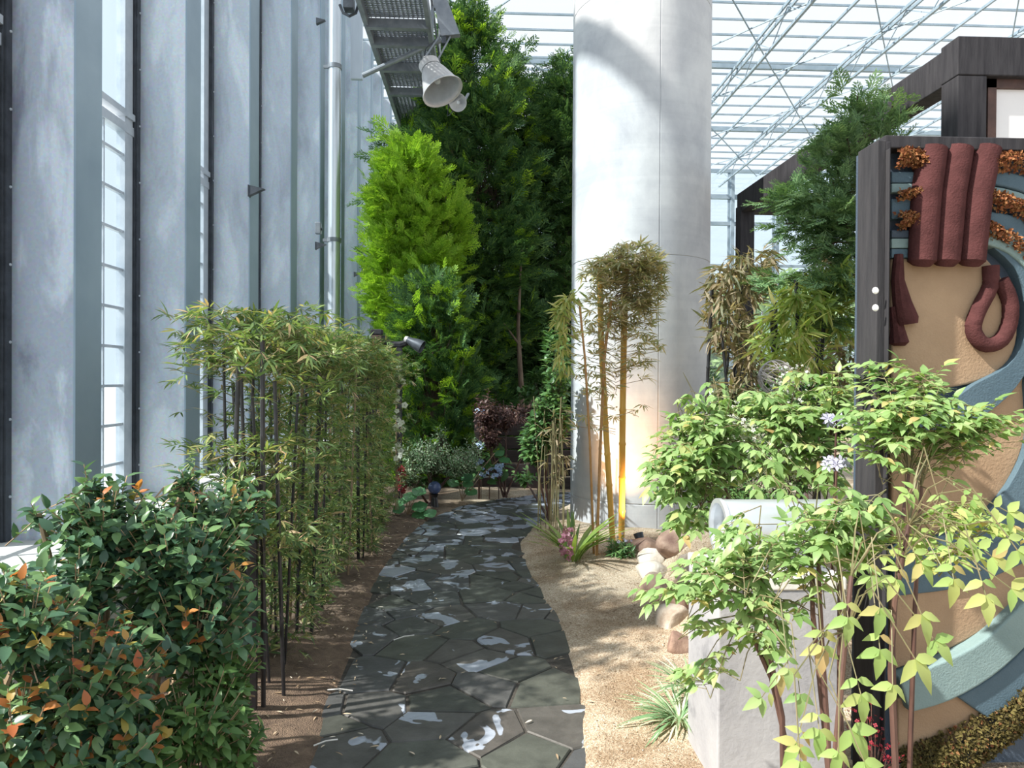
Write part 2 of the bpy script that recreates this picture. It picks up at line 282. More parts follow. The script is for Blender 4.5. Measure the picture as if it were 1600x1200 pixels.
# leaf templates: +Y is the tip direction, +Z the upper side, length 1
def T_leaf(wd=0.45, fold=0.10, droop=0.18, secs=(0.0, 0.22, 0.5, 0.78, 1.0), prof=(0, 0.8, 1.0, 0.62, 0)):
    v = []; mid = []; l = []; r = []
    for t, p in zip(secs, prof):
        z = -droop * t * t; mid.append(len(v)); v.append((0, t, z))
        if p > 0:
            l.append(len(v)); v.append((-wd / 2 * p, t - 0.02, z + fold * p)); r.append(len(v)); v.append((wd / 2 * p, t - 0.02, z + fold * p))
    f = [(mid[0], r[0], mid[1]), (mid[0], mid[1], l[0])]
    for i in range(len(l) - 1): f += [(mid[i + 1], r[i], r[i + 1], mid[i + 2]), (mid[i + 1], mid[i + 2], l[i + 1], l[i])]
    f += [(mid[-2], r[-1], mid[-1]), (mid[-2], mid[-1], l[-1])]
    return np.array(v, float), f
TL = T_leaf(0.52, 0.08, 0.2)
TN = T_leaf(0.46, 0.05, 0.28, prof=(0, 0.85, 0.95, 0.5, 0))
TB = T_leaf(0.16, 0.015, 0.22, secs=(0, 0.3, 0.65, 1.0), prof=(0, 1.0, 0.8, 0))
TS = T_leaf(0.05, 0.012, 0.75, secs=(0, 0.2, 0.4, 0.6, 0.8, 1.0), prof=(0, .9, 1.0, 1.0, .7, 0))
TT = (np.array([(0, 0, 0), (0.22, 0.45, 0.03), (0, 1, -0.05), (-0.22, 0.45, 0.03)], float), [(0, 1, 2, 3)])
def T_round():
    v = [(0, 0.0, 0)]; f = []; n = 12
    for k in range(n):
        a = -PI / 2 + 0.35 + (2 * PI - 0.7) * k / (n - 1); v.append((0.5 * math.cos(a), 0.45 + 0.5 * math.sin(a), 0.06 * math.sin(3 * a)))
    v.append((0, 0.4, -0.06)); f = [(n + 1, 1 + k, 2 + k) for k in range(n - 1)] + [(0, 1, n + 1), (0, n + 1, n)]
    return np.array(v, float), f
TR = T_round()
def T_flower(pet=5, wd=0.35):
    v = []; f = []
    for k in range(pet):
        a = 2 * PI * k / pet; ca, sa = math.cos(a), math.sin(a); n = len(v)
        for x, y, z in ((0, 0.05, 0), (wd * 0.5, 0.32, 0.06), (0, 0.55, 0.0), (-wd * 0.5, 0.32, 0.06)): v.append((x * ca - y * sa, x * sa + y * ca, z))
        f.append((n, n + 1, n + 2, n + 3))
    return np.array(v, float), f
TF = T_flower(); TF4 = T_flower(4, 0.5); TF6 = T_flower(6, .26)
def T_spray(nb=9, feath=True, seed=1):
    rr = random.Random(seed); v = []; f = []
    def blade(p, d, L, wd):
        s_ = Vector((d.y, -d.x, 0)).normalized() * wd; n = len(v); q = p + d * L
        v.extend([tuple(p), tuple(p + d * L * .5 + s_), tuple(q + Vector((0, 0, -.12 * L))), tuple(p + d * L * .5 - s_)]); f.append((n, n + 1, n + 2, n + 3))
    blade(Vector((0, 0, 0)), Vector((0, 1, 0)), 1.0, 0.035)
    for k in range(nb):
        t = 0.12 + 0.78 * k / (nb - 1); L = 0.5 * (1 - t) + 0.14
        for sg in (-1, 1):
            a = math.radians(38 + rr.uniform(-8, 8)) * sg
            d = Vector((math.sin(a), math.cos(a), rr.uniform(-.15, .25))).normalized(); p = Vector((0, t, -.06 * t)); blade(p, d, L, 0.035)
            if feath:
                for u in (0.3, 0.55, 0.8):
                    a2 = a + math.radians(35) * rr.choice((-1, 1)); d2 = Vector((math.sin(a2), math.cos(a2), rr.uniform(-.1, .3))).normalized()
                    blade(p + d * L * u, d2, L * 0.42, 0.03)
    return np.array(v, float), f
TC = T_spray(7, True); TC2 = T_spray(6, True, 5)

def frames(P, D, U, S):
    """(N,4,4) transforms: local +Y along D, +Z towards U, scale S"""
    P = np.asarray(P, float); D = np.asarray(D, float); U = np.asarray(U, float); S = np.asarray(S, float).reshape(-1, 1)
    D = D / (np.linalg.norm(D, axis=1, keepdims=True) + 1e-9); X = np.cross(D, U); X /= (np.linalg.norm(X, axis=1, keepdims=True) + 1e-9); Z = np.cross(X, D)
    m = np.zeros((len(P), 4, 4)); m[:, :3, 0] = X * S; m[:, :3, 1] = D * S; m[:, :3, 2] = Z * S; m[:, :3, 3] = P; m[:, 3, 3] = 1
    return m
def inst_mesh(name, T, A, mat, smooth=True):
    v, f = T; n = len(A); nv = len(v)
    vh = np.c_[v, np.ones(nv)]; P = np.einsum('nij,vj->nvi', A, vh)[:, :, :3].reshape(-1, 3)
    lt = np.array([len(x) for x in f]); li = np.concatenate([np.array(x) for x in f]); nl = len(li)
    me = bpy.data.meshes.new(name); me.vertices.add(n * nv); me.vertices.foreach_set('co', P.ravel())
    me.loops.add(n * nl); me.loops.foreach_set('vertex_index', (li[None, :] + (np.arange(n) * nv)[:, None]).ravel().astype(np.int32))
    me.polygons.add(n * len(f)); tot = np.tile(lt, n); st = np.concatenate([[0], np.cumsum(tot)[:-1]])
    me.polygons.foreach_set('loop_start', st.astype(np.int32)); me.polygons.foreach_set('loop_total', tot.astype(np.int32))
    me.polygons.foreach_set('use_smooth', np.full(n * len(f), smooth)); me.materials.append(mat); me.update(calc_edges=True); return me
_lm = {}
def leaves(plant, T, A, mat, parts=0, name='leaf', rest='foliage', label=None):
    """the nearest `parts` leaves as parts of their own, the rest joined as stuff"""
    A = np.asarray(A, float)
    if len(A) == 0: return
    pw = np.array(plant['_w']); d = np.linalg.norm(A[:, :3, 3] - np.array(CAM), axis=1) / np.linalg.norm(A[:, :3, 1], axis=1)
    o_ = np.argsort(d); A = A[o_]; A[:, :3, 3] -= pw
    if parts:
        key = (id(T[1]), mat.name)
        if key not in _lm: _lm[key] = inst_mesh(name, T, np.eye(4)[None], mat)
        for a in A[:parts]:
            o = bpy.data.objects.new(name, _lm[key]); o.parent = plant; o.matrix_basis = Matrix(a.tolist()); COL.objects.link(o)
            if label: o['label'] = label
    if len(A) > parts:
        me = inst_mesh(rest, T, A[parts:], mat); o = bpy.data.objects.new(rest, me); o.parent = plant; COL.objects.link(o); o['kind'] = 'stuff'
def rnd_unit(n):
    v = RNG.normal(size=(n, 3)); return v / np.linalg.norm(v, axis=1, keepdims=True)
def V(p): return np.array(p, float)

# ================================================================ ground, path
LP = [(430, 1330), (468, 1200), (500, 1100), (545, 990), (582, 900), (625, 845), (665, 812), (720, 790), (790, 778), (860, 771), (960, 766)]
RP = [(960, 778), (905, 785), (868, 805), (838, 828), (822, 850), (828, 885), (855, 925), (885, 975), (912, 1040), (925, 1100), (930, 1200), (935, 1330)]
PATH = np.array([G(*p)[:2] for p in LP + RP])
def in_poly(P, poly):
    x, y = P[:, 0], P[:, 1]; r = np.zeros(len(P), bool); j = len(poly) - 1
    for i in range(len(poly)):
        xi, yi = poly[i]; xj, yj = poly[j]
        c = ((yi > y) != (yj > y)) & (x < (xj - xi) * (y - yi) / (yj - yi + 1e-12) + xi); r ^= c; j = i
    return r
def dist_poly(P, poly):
    d = np.full(len(P), 1e9)
    for i in range(len(poly)):
        a = poly[i]; b = poly[(i + 1) % len(poly)]; ab = b - a; t = np.clip(((P - a) @ ab) / (ab @ ab), 0, 1)
        d = np.minimum(d, np.linalg.norm(P - (a + t[:, None] * ab), axis=1))
    return d
def sdf(P): d = dist_poly(P, PATH); return np.where(in_poly(P, PATH), -d, d)
def sst(a, b, x): t = np.clip((x - a) / (b - a), 0, 1); return t * t * (3 - 2 * t)
def gzv(P):
    P = np.asarray(P, float); x, y = P[:, 0], P[:, 1]; d = sdf(P)
    z = -0.012 + 0.038 * sst(-0.085, -0.01, d) + 0.035 * sst(0.0, 0.35, d)
    z = z + sst(0.02, 0.3, d) * (0.016 * np.sin(x * 5.1 + y * 1.7) * np.sin(y * 3.9 - x) + 0.008 * np.sin(x * 13 + 1) * np.sin(y * 11))
    xe = 0.79 + (y - 2.75) * (0.40 / 2.55)      # foot of the rockery
    z = z + 0.20 * sst(0.05, 0.35, x - xe) * sst(3.3, 4.1, y) * (1 - sst(5.3, 5.7, y))
    z = z * (1 - sst(1.05, 1.25, x) * (1 - sst(2.9, 3.3, y)))
    return z
def gz(x, y): return float(gzv(np.array([[x, y]]))[0])
nx, ny = 170, 190
xs = np.linspace(-2.35, 7, nx); ys = np.linspace(0.4, 10.6, ny); XX, YY = np.meshgrid(xs, ys); PP = np.c_[XX.ravel(), YY.ravel()]
zz = gzv(PP)
me = bpy.data.meshes.new('floor'); me.from_pydata(np.c_[PP, zz].tolist(), [], [(j * nx + i, j * nx + i + 1, (j + 1) * nx + i + 1, (j + 1) * nx + i) for j in range(ny - 1) for i in range(nx - 1)])
me.polygons.foreach_set('use_smooth', [True] * len(me.polygons)); me.materials.append(M['gravel'])
floor = bpy.data.objects.new('floor', me); COL.objects.link(floor); struct(floor)
m = MB(); m.box(-60, 90, -12, 120, -0.25, -0.08); struct(m.build('ground', M['lawn']))
m = MB(); m.box(-2.3, 22, 10.6, 24, -0.06, 0.02); m.box(7, 22, 0.4, 10.6, -0.06, 0.02); m.box(-2.3, 22, -6, 0.4, -0.06, 0.02); struct(m.build('floor_beyond', M['gravel']))

# flagstones: irregular convex slabs with open joints
path_root = thing('stone_path', (0, 3, 0), 'dark wet crazy-paved slate path curving towards the column', 'path')
seeds = []; s_ = 0.27
for j in range(40):
    for i in range(34):
        p = np.array([-2.6 + (i + (j % 2) * .5) * s_, 1.0 + j * s_]) + RNG.uniform(-0.52, 0.52, 2) * s_
        seeds.append(p)
seeds = np.array(seeds); dS = sdf(seeds); keep = np.where(dS < 0.04)[0]
m = MB(); m.add([(p[0], p[1], .004) for p in PATH] , [tuple(range(len(PATH)))]); m.build('joint_bed', M['mortar'], path_root)
def clip(poly, n, c):
    out = []
    for i in range(len(poly)):
        a = poly[i]; b = poly[(i + 1) % len(poly)]; da = a @ n - c; db = b @ n - c
        if da <= 0: out.append(a)
        if da * db < 0: out.append(a + (b - a) * (da / (da - db)))
    return out
for k in keep:
    p = seeds[k]; q = [p + np.array(v) * .5 for v in ((-1, -1), (1, -1), (1, 1), (-1, 1))]
    nb = np.argsort(np.linalg.norm(seeds - p, axis=1))[1:22]
    for j in nb:
        n = seeds[j] - p; L = np.linalg.norm(n); n /= L; q = clip(q, n, n @ p + L / 2 - 0.003 - abs(RNG.normal()) * 0.003)
        if len(q) < 3: break
    if len(q) < 3: continue
    # drop very short edges, then chip the corners a little
    q2 = [v for i, v in enumerate(q) if np.linalg.norm(v - q[i - 1]) > 0.02]
    if len(q2) < 3: continue
    q = [v + RNG.uniform(-.006, .006, 2) for v in q2]; c = np.mean(q, axis=0)
    hz = RNG.uniform(-.002, .003); tx, ty = RNG.uniform(-.012, .012, 2)
    zt = lambda v: 0.012 + hz + (v[0] - c[0]) * tx + (v[1] - c[1]) * ty
    n = len(q); ins = [c + (v - c) * (1 - .005 / (np.linalg.norm(v - c) + 1e-6)) for v in q]
    vs = [(v[0], v[1], -0.03) for v in q] + [(v[0], v[1], zt(v) - 0.006) for v in q] + [(v[0], v[1], zt(v)) for v in ins]
    fs = [tuple(range(2 * n, 3 * n))] + [(i, (i + 1) % n, n + (i + 1) % n, n + i) for i in range(n)] + [(n + i, n + (i + 1) % n, 2 * n + (i + 1) % n, 2 * n + i) for i in range(n)]
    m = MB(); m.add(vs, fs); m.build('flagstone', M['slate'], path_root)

# ================================================================ left wall: deep galvanised fins with glazing between
WX, WB, WH = -2.4, -2.815, 8.5; LEDGE = 0.44
m = MB(); m.box(-2.95, -1.98, 0.4, 24, -0.1, LEDGE); wall_left = struct(bevel(m.build('wall_left', M['slab']), .01))
FY = [2.72 + 1.55 * k for k in range(14)]
fins = []
for k, y in enumerate(FY):
    m = MB(); t = 0.006; fw = 0.28
    # folded sheet: face towards the camera, outer flange with a return lip, back face
    prof = [(WB, y + 0.03), (WB, y), (WX, y), (WX, y + fw), (WX - .035, y + fw), (WX - .035, y + fw - .02), (WX - .012, y + fw - .02)]
    def sheet(m, pr, t):
        z0, z1 = LEDGE, WH; n = len(pr); off = []
        vs = [(x, yy, z) for z in (z0, z1) for x, yy in pr]
        return m.add(vs, [(i, i + 1, n + i + 1, n + i) for i in range(n - 1)])
    m.box(WB, WX, y, y + t, LEDGE, WH)
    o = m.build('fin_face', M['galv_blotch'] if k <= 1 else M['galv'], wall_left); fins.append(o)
    m = MB(); m.box(WX, WX + .012, y - 0.004, y + fw, LEDGE, WH); m.box(WX - .04, WX, y + fw - .008, y + fw, LEDGE, WH); m.build('fin_flange', M['flange'], wall_left)
    m = MB(); m.box(WB, WX - .04, y + fw - .03, y + fw - .02, LEDGE, WH); m.build('fin_back', M['flange'], wall_left)
    m = MB(); m.box(WB - .0, WB + .05, y - .06, y - .001, LEDGE, WH); m.box(WB + .05, WB + .062, y - .05, y - .001, LEDGE, WH); ca = m.build('corner_angle', M['darkmetal'], wall_left)
    m = MB()
    for z in np.arange(0.7, WH, 0.45): m.lathe([(0, 0.010), (.006, .009), (.009, .004), (.009, 0)], 6, Matrix.Translation((WX - .02 if 0 else WB + .064, y - .02, z)) @ Matrix.Rotation(PI / 2, 4, 'Y'))
    m.build('bolt_row', M['frame_metal'], ca)['kind'] = 'stuff'
m = MB(); m.box(-2.9, -2.65, 0.4, 24, WH, WH + .14); m.build('eaves_beam', M['midmetal'], wall_left)
m = MB(); m.box(-1.99, -1.93, 0.6, 16, LEDGE - .11, LEDGE - .03); m.box(-2.06, -1.99, 0.6, 16, LEDGE + .0, LEDGE + .03); m.build('ledge_rail', M['midmetal'], wall_left)
for k in range(13):
    y0 = FY[k] + 0.28; y1 = FY[k + 1] - 0.06; zt = 3.30
    m = MB()
    m.box(WB - .03, WB + .03, y0 + .02, y0 + .07, LEDGE, WH); m.box(WB - .03, WB + .035, y1 - .13, y1 - .01, LEDGE, WH)
    m.box(WB - .04, WB + .04, y0, y1, zt, zt + .07); m.box(WB - .02, WB + .05, y0, y1, zt + .12, zt + .17); m.box(WB - .03, WB + .03, y0, y1, LEDGE, LEDGE + .06)
    wn = struct(m.build('window_%d' % (k + 1), M['frame_metal'])); wn['label'] = 'window bay with a square-barred lower part between steel fins'
    if k < 8:
        for i in range(1, 10):
            z = LEDGE + i * 0.298; m = MB(); m.box(WB - .012, WB + .022, y0 + .07, y1 - .05, z - .011, z + .011); m.build('glazing_bar', M['frame_metal'], wn)
        for i in range(1, 3):
            yy = y0 + (y1 - y0) * i / 3; m = MB(); m.box(WB - .015, WB + .02, yy - .009, yy + .009, LEDGE, zt); m.build('upright_bar', M['frame_metal'], wn)
    m = MB(); m.box(WB - .004, WB, y0 + .05, y1 - .03, LEDGE + .05, zt); m.build('pane', M['glass'], wn)
    m = MB(); m.box(WB - .004, WB, y0 + .05, y1 - .03, zt + .17, WH); m.build('pane', M['glass'], wn)

# ================================================================ roof and far walls
RZ = 8.5; GX = 24
m = MB()
for y in np.arange(0, 24.1, 4.0): m.box(-2.9, GX, y - .04, y + .04, RZ, RZ + .12)
ceil = struct(m.build('ceiling', M['roofsteel'])); ceil['label'] = 'glazed steel roof of the greenhouse'
for y in np.arange(4.6, 24, 0.62):
    m = MB(); m.box(-2.9, GX, y - .014, y + .014, RZ + .02, RZ + .06); m.build('glazing_bar', M['roofsteel'], ceil)
m = MB(); m.box(-2.9, GX, -8, 24, RZ + .14, RZ + .15); m.build('roof_pane', M['roofglass'], ceil)
for X, big in ((-0.25, 1), (2.3, 0), (4.0, 0), (5.7, 1), (6.9, 0), (8.0, 1), (9.4, 0), (10.8, 1), (12.2, 0), (14, 1), (17, 1), (20.5, 1)):
    m = MB()
    if big:
        for dx in (-.06, .06): m.box(X + dx - .018, X + dx + .018, 0, 24, RZ - .06, RZ)
        m.box(X - .025, X + .025, 0, 24, RZ - .5, RZ - .45)
        for i, y in enumerate(np.arange(0.5, 23.4, 0.75)):
            m.bar((X, y, RZ - .03 if i % 2 else RZ - .47), (X, y + .75, RZ - .47 if i % 2 else RZ - .03), .016)
        m.build('roof_truss', M['roofsteel'], ceil)
    else:
        m.box(X - .02, X + .02, 0, 24, RZ - .05, RZ); m.build('roof_rail', M['roofsteel'], ceil)
for y in (8.0, 12.0, 16.0, 20.0):
    for i, x in enumerate(np.arange(-1.5, 18, 2.7)):
        m = MB(); m.bar((x, y, RZ - .08), (x + 2.7, y + 4, RZ - .10), .022); m.bar((x + 2.7, y, RZ - .12), (x, y + 4, RZ - .08), .022); m.build('brace_rod', M['roofsteel'], ceil)
m = MB()
m.box(-2.9, GX, 23.94, 24.06, 7.6, 7.75); m.box(-2.9, GX, 23.95, 24.05, 6.7, 6.82); m.box(-2.9, GX, 23.96, 24.04, 5.3, 5.38); m.box(-2.9, GX, 23.96, 24.04, 2.5, 2.58)
wf = struct(m.build('wall_back', M['roofsteel']))
for x in np.arange(-2.4, GX, 1.55):
    m = MB(); m.box(x - .06, x + .06, 23.9, 24.1, 0, RZ); m.box(x - .15, x - .08, 23.98, 24.0, 0, RZ); m.build('wall_post', M['roofsteel'], wf)
m = MB(); m.box(-2.9, GX, 24.0, 24.01, 0, RZ); m.build('pane', M['glass'], wf)
m = MB(); m.box(GX - .05, GX + .05, -6, 24, 7.6, 7.75); m.box(GX - .05, GX + .05, -6, 24, 2.5, 2.6); wr = struct(m.build('wall_right', M['roofsteel']))
for y in np.arange(-4, 24, 2.0): m = MB(); m.box(GX - .06, GX + .06, y - .06, y + .06, 0, RZ); m.build('wall_post', M['roofsteel'], wr)

# ---------------------------------------------------------------- big round column
CX, CY, CRD = 1.545, 7.0, 0.672
t = thing('concrete_column', (CX, CY, 0), 'massive round pale concrete column behind the golden bamboo', 'column')
sa = None
v0 = Vector((CX, CY, 0)); tocam = math.atan2(-CY, -CX)
# seam angle: visible right of the centre line
seam = tocam + math.asin(27 / 106)
zr = [0]; joints = [0.28, 2.53, 4.95]
for z in joints: zr += [z - .008, z - .004, z + .004, z + .008]
zr.append(RZ + .1)
zr = sorted(zr)
A = sorted([seam + a for a in (-.010, -.005, .005, .010)] + [seam + .08 + k * (2 * PI - .16) / 70 for k in range(71)])
vs = []; n = len(A)
for z in zr:
    for a in A:
        r = CRD
        if abs(a - seam) < .007: r -= .006
        if any(abs(z - j) < .005 for j in joints): r -= .005
        vs.append((CX + r * math.cos(a), CY + r * math.sin(a), z))
m = MB(); m.add(vs, [(i * n + k, i * n + (k + 1) % n, (i + 1) * n + (k + 1) % n, (i + 1) * n + k) for i in range(len(zr) - 1) for k in range(n)], True)
m.build('shaft', M['concrete'], t)

# ---------------------------------------------------------------- downpipe, brackets, catwalk, lamps
p = W(521, 600, 10.4)
t = thing('downpipe', (p.x, 10.4, LEDGE), 'shiny round zinc downpipe standing against the steel fins', 'pipe')
m = MB(); m.tube([(p.x, 10.4, LEDGE), (p.x, 10.4, RZ)], .088, 16); pp = m.build('pipe', M['pipe'], t)
for z in (0.9, 3.4, 5.9):
    m = MB(); m.lathe([(.088, -.03), (.1, -.03), (.1, .03), (.088, .03)], 16, Matrix.Translation((p.x, 10.4, z))); m.box(p.x - .16, p.x - .08, 10.38, 10.42, z - .02, z + .02); m.build('pipe_clip', M['midmetal'], pp)
for i, (px, py, lab) in enumerate([(402, 297, 'small black bracket on the third fin, level with the bright conifer'), (501, 383, 'small black bracket beside the downpipe, below the boxed clamp'), (555, 428, 'smallest black bracket, on the fin just left of the bright conifer'), (503, 33, 'small dark clamp high beside the downpipe')]):
    Y = [7.33, 10.2, 13.2, 10.2][i]; q = W(px, py, Y); sz = [.09, .085, .07, .07][i]
    t = thing('wall_bracket', (WX + .01, Y, q.z), lab, 'bracket', None)
    m = MB(); m.box(WX + .012, WX + .02, Y - sz * .4, Y + sz * .4, q.z - sz * .8, q.z + sz * .5); m.build('back_plate', M['darkmetal'], t)
    m = MB(); m.add([(WX + .02, Y - .03, q.z + sz * .5), (WX + .02 + sz * 1.7, Y - .03, q.z + sz * .1), (WX + .02, Y - .03, q.z - sz * .7), (WX + .02, Y + .03, q.z + sz * .5), (WX + .02 + sz * 1.7, Y + .03, q.z + sz * .1), (WX + .02, Y + .03, q.z - sz * .7)], [(0, 2, 1), (3, 4, 5), (0, 1, 4, 3), (1, 2, 5, 4)]); m.build('hook_arm', M['darkmetal'], t)
q = W(503, 358, 10.2)
t = thing('cable_clamp_box', (WX + .01, 10.2, q.z), 'small boxed grey clamp above a bracket, left of the downpipe', 'clamp')
m = MB(); m.box(WX + .012, WX + .09, 10.15, 10.25, q.z - .07, q.z + .09); bevel(m.build('box', M['midmetal'], t), .008)
m = MB(); m.lathe([(.0, .02), (.02, .015), (.02, 0)], 8, Matrix.Translation((WX + .09, 10.2, q.z)) @ Matrix.Rotation(PI / 2, 4, 'Y')); m.build('cable_gland', M['darkmetal'], t)

# catwalk
KZ = 6.0; kx0, kx1 = -1.55, -0.74
t = thing('catwalk', (kx0, 9, KZ), 'grey steel catwalk with grating floor high along the left wall', 'catwalk')
m = MB()
for x in (kx0, kx1): m.box(x - .03, x + .03, 8.3, 14.3, KZ, KZ + .16)
m.build('edge_beam', M['midmetal'], t)
for y in (8.36, 9.4, 9.9, 10.7, 11.6, 13.2):
    m = MB(); m.box(kx0, kx1, y - .04, y + .04, KZ - .02, KZ + .1); m.build('cross_beam', M['midmetal'], t)
for a, b in ((8.4, 9.36), (9.44, 11.56), (11.64, 14.3)):
    m = MB()
    for y in np.arange(a, b, .055): m.box(kx0 + .03, kx1 - .03, y, y + .022, KZ + .11, KZ + .135)
    for x in np.arange(kx0 + .06, kx1 - .05, .06): m.box(x, x + .012, a, b, KZ + .10, KZ + .14)
    m.build('grating', M['midmetal'], t)['kind'] = 'stuff'
m = MB()
for y in np.arange(8.4, 14.3, 1.6): m.box(kx1 - .02, kx1 + .02, y - .02, y + .02, KZ + .1, KZ + 1.1)
m.box(kx1 - .02, kx1 + .02, 8.3, 14.3, KZ + 1.08, KZ + 1.12); m.box(kx1 - .015, kx1 + .015, 8.3, 14.3, KZ + .6, KZ + .63); m.build('handrail', M['midmetal'], t)
a = W(567, 118, 10.2); b = W(690, 62, 9.9)
m = MB(); m.tube([a, b], .035, 10); m.build('brace', M['midmetal'], t)
# plate column end above the lamp
a = W(556, 125, 10.6); m = MB(); m.box(a.x - .07, a.x + .1, 10.55, 10.62, a.z, RZ); m.build('hanger_plate', M['pipe'], t)

def bell(name, c, axis, R, L, label, arm_to=None):
    t = thing(name, c, label, 'lamp')
    Q = Vector(axis).to_track_quat('Z', 'Y').to_matrix().to_4x4(); Mx = Matrix.Translation(c) @ Q
    m = MB(); m.lathe([(.0, -L * .15), (R * .25, -L * .14), (R * .48, -L * .02), (R * .62, L * .2), (R * .8, L * .6), (R * .97, L), (R * 1.03, L * 1.0), (R * 1.03, L * 1.04), (R * .94, L * 1.0), (R * .76, L * .6), (R * .55, L * .2), (R * .3, L * .05), (0, L * .04)], 28, Mx); rf = m.build('reflector', M['lampmetal'], t)
    m = MB(); m.lathe([(R * .5, -L * .02), (R * .52, -L * .25), (R * .45, -L * .32), (0, -L * .33)], 20, Mx); m.lathe([(R * .22, -L * .33), (R * .2, -L * .5), (0, -L * .52)], 12, Mx); m.build('housing', M['lampmetal'], t)
    m = MB(); m.lathe([(.0, L * .9), (R * .95, L * .93), (R * .95, L * .9)], 24, Mx); m.build('lens', M['glass'], rf)
    m = MB(); m.lathe([(0, L * .05), (R * .12, L * .1), (R * .2, L * .45), (R * .12, L * .62), (0, L * .68)], 12, Mx); m.build('bulb', M['screen'], rf)
    if arm_to is not None:
        m = MB(); top = Vector(arm_to); bk = Mx @ Vector((0, 0, -L * .4)); m.bar(bk + Vector((-R * .2, 0, 0)), top + Vector((-.02, 0, 0)), .03, .02); m.bar(bk + Vector((R * .5, 0, 0)), top + Vector((.12, 0, 0)), .03, .02); m.build('yoke', M['midmetal'], t)
        m = MB(); q0 = bk; q1 = top; mid = (q0 + q1) / 2 + Vector((-.16, 0, -.25)); m.tube([q0, (q0 + mid) / 2 + Vector((-.05, 0, -.08)), mid, (mid + q1) / 2 + Vector((-.07, 0, .04)), q1], .007, 6); m.build('cable', M['darkmetal'], t)
c = W(674, 108, 9.2); bell('floodlight', c, (0.42, -0.25, -0.88), .265, .36, 'large bell-shaped grey floodlight hanging under the catwalk corner', W(690, 55, 9.3))
m = MB(); a = W(690, 55, 9.3)
t = thing('lamp_bracket', a, 'grey folded steel bracket joining the floodlight to the catwalk', 'bracket'); m.add([(a.x - .12, 9.25, a.z + .5), (a.x + .05, 9.25, a.z + .5), (a.x + .24, 9.25, a.z - .0), (a.x - .0, 9.25, a.z - .03), (a.x - .12, 9.35, a.z + .5), (a.x + .05, 9.35, a.z + .5), (a.x + .24, 9.35, a.z), (a.x, 9.35, a.z - .03)], [(0, 3, 2, 1), (4, 5, 6, 7), (0, 1, 5, 4), (1, 2, 6, 5), (2, 3, 7, 6), (3, 0, 4, 7)]); m.box(a.x - .6 if 0 else kx1 - .03, a.x + .05, 9.25, 9.35, a.z + .5, a.z + .58); m.box(a.x - .1, a.x, 9.26, 9.34, a.z + .5, KZ + .2); m.build('folded_plate', M['midmetal'], t)
m = MB(); m.box(a.x - .0, a.x + .06, 9.26, 9.34, a.z - .12, a.z); m.build('pivot', M['darkmetal'], t)
c = W(717, 160, 9.6); bell('small_spotlight', c, (-.1, -0.9, -0.35), .115, .1, 'small round clear spotlight just right of the large floodlight', c + Vector((0, .25, .22)))
t = thing('cable_conduit', W(540, 12, 9), 'black cable box and loop at the top of the left wall', 'cable'); a = W(546, 14, 9)
m = MB(); m.box(a.x - .06, a.x + .06, 8.9, 9.05, a.z - .03, a.z + .12); m.build('junction_box', M['darkmetal'], t)
m = MB(); m.tube([a + Vector((-.12, 0, .05)), a + Vector((-.08, 0, -.05)), a + Vector((0, 0, -.09)), a + Vector((.08, 0, -.05)), a + Vector((.12, 0, .1))], .018, 8); m.build('cable_loop', M['darkmetal'], t)

# ---------------------------------------------------------------- black timber pergola with white screens
PXx = 2.62; ztop = 3.31; y1 = W(1505, 300, 4.02).y
t = thing('pergola_frame', (PXx, 4.0, 0), 'black timber pergola frame with a long beam receding behind the mural', 'pergola')
pN = W(1505, 300, 4.0); pF = W(1163, 400, 7.3); bx0, bx1 = pN.x, pF.x
m = MB(); m.box(pN.x - .085, pN.x + .085, 3.93, 4.08, 0, ztop - .171); bevel(m.build('post', M['timber'], t), .006)
m = MB(); m.box(pF.x - .075, pF.x + .075, 7.22, 7.36, 0, ztop - .1); bevel(m.build('post', M['timber'], t), .006)
m = MB(); m.bar((bx0, 4.0, ztop - .065), (bx1, 7.35, ztop - .065), .13, .21); bevel(m.build('long_beam', M['timber'], t), .006)
m = MB(); m.box(bx0 - .087, bx0 + 3.2, 3.927, 4.083, ztop - .17, ztop + .05); bevel(m.build('front_beam', M['timber'], t), .006)
m = MB(); m.box(bx1, bx1 + 3.2, 7.22, 7.36, ztop - .17, ztop - .02); bevel(m.build('rear_beam', M['timber'], t), .006)
for x in (bx0 + 3.1,):
    m = MB(); m.box(x - .08, x + .08, 3.93, 4.08, 0, ztop - .1); m.build('post', M['timber'], t)
m = MB(); m.box(bx0 + .12, bx0 + .17, 3.97, 4.03, .3, ztop - .17); m.box(bx0 + 1.3, bx0 + 1.35, 3.97, 4.03, .3, ztop - .17); m.box(bx0 + .12, bx0 + 1.35, 3.97, 4.03, ztop - .22, ztop - .17); m.build('screen_frame', M['brownwood'], t)
for z0, z1 in ((2.68, ztop - .22), (2.0, 2.67), (1.3, 1.99), (.4, 1.29)):
    m = MB(); m.box(bx0 + .17, bx0 + 1.3, 3.995, 4.005, z0, z1); m.build('screen_panel', M['screen'], t)

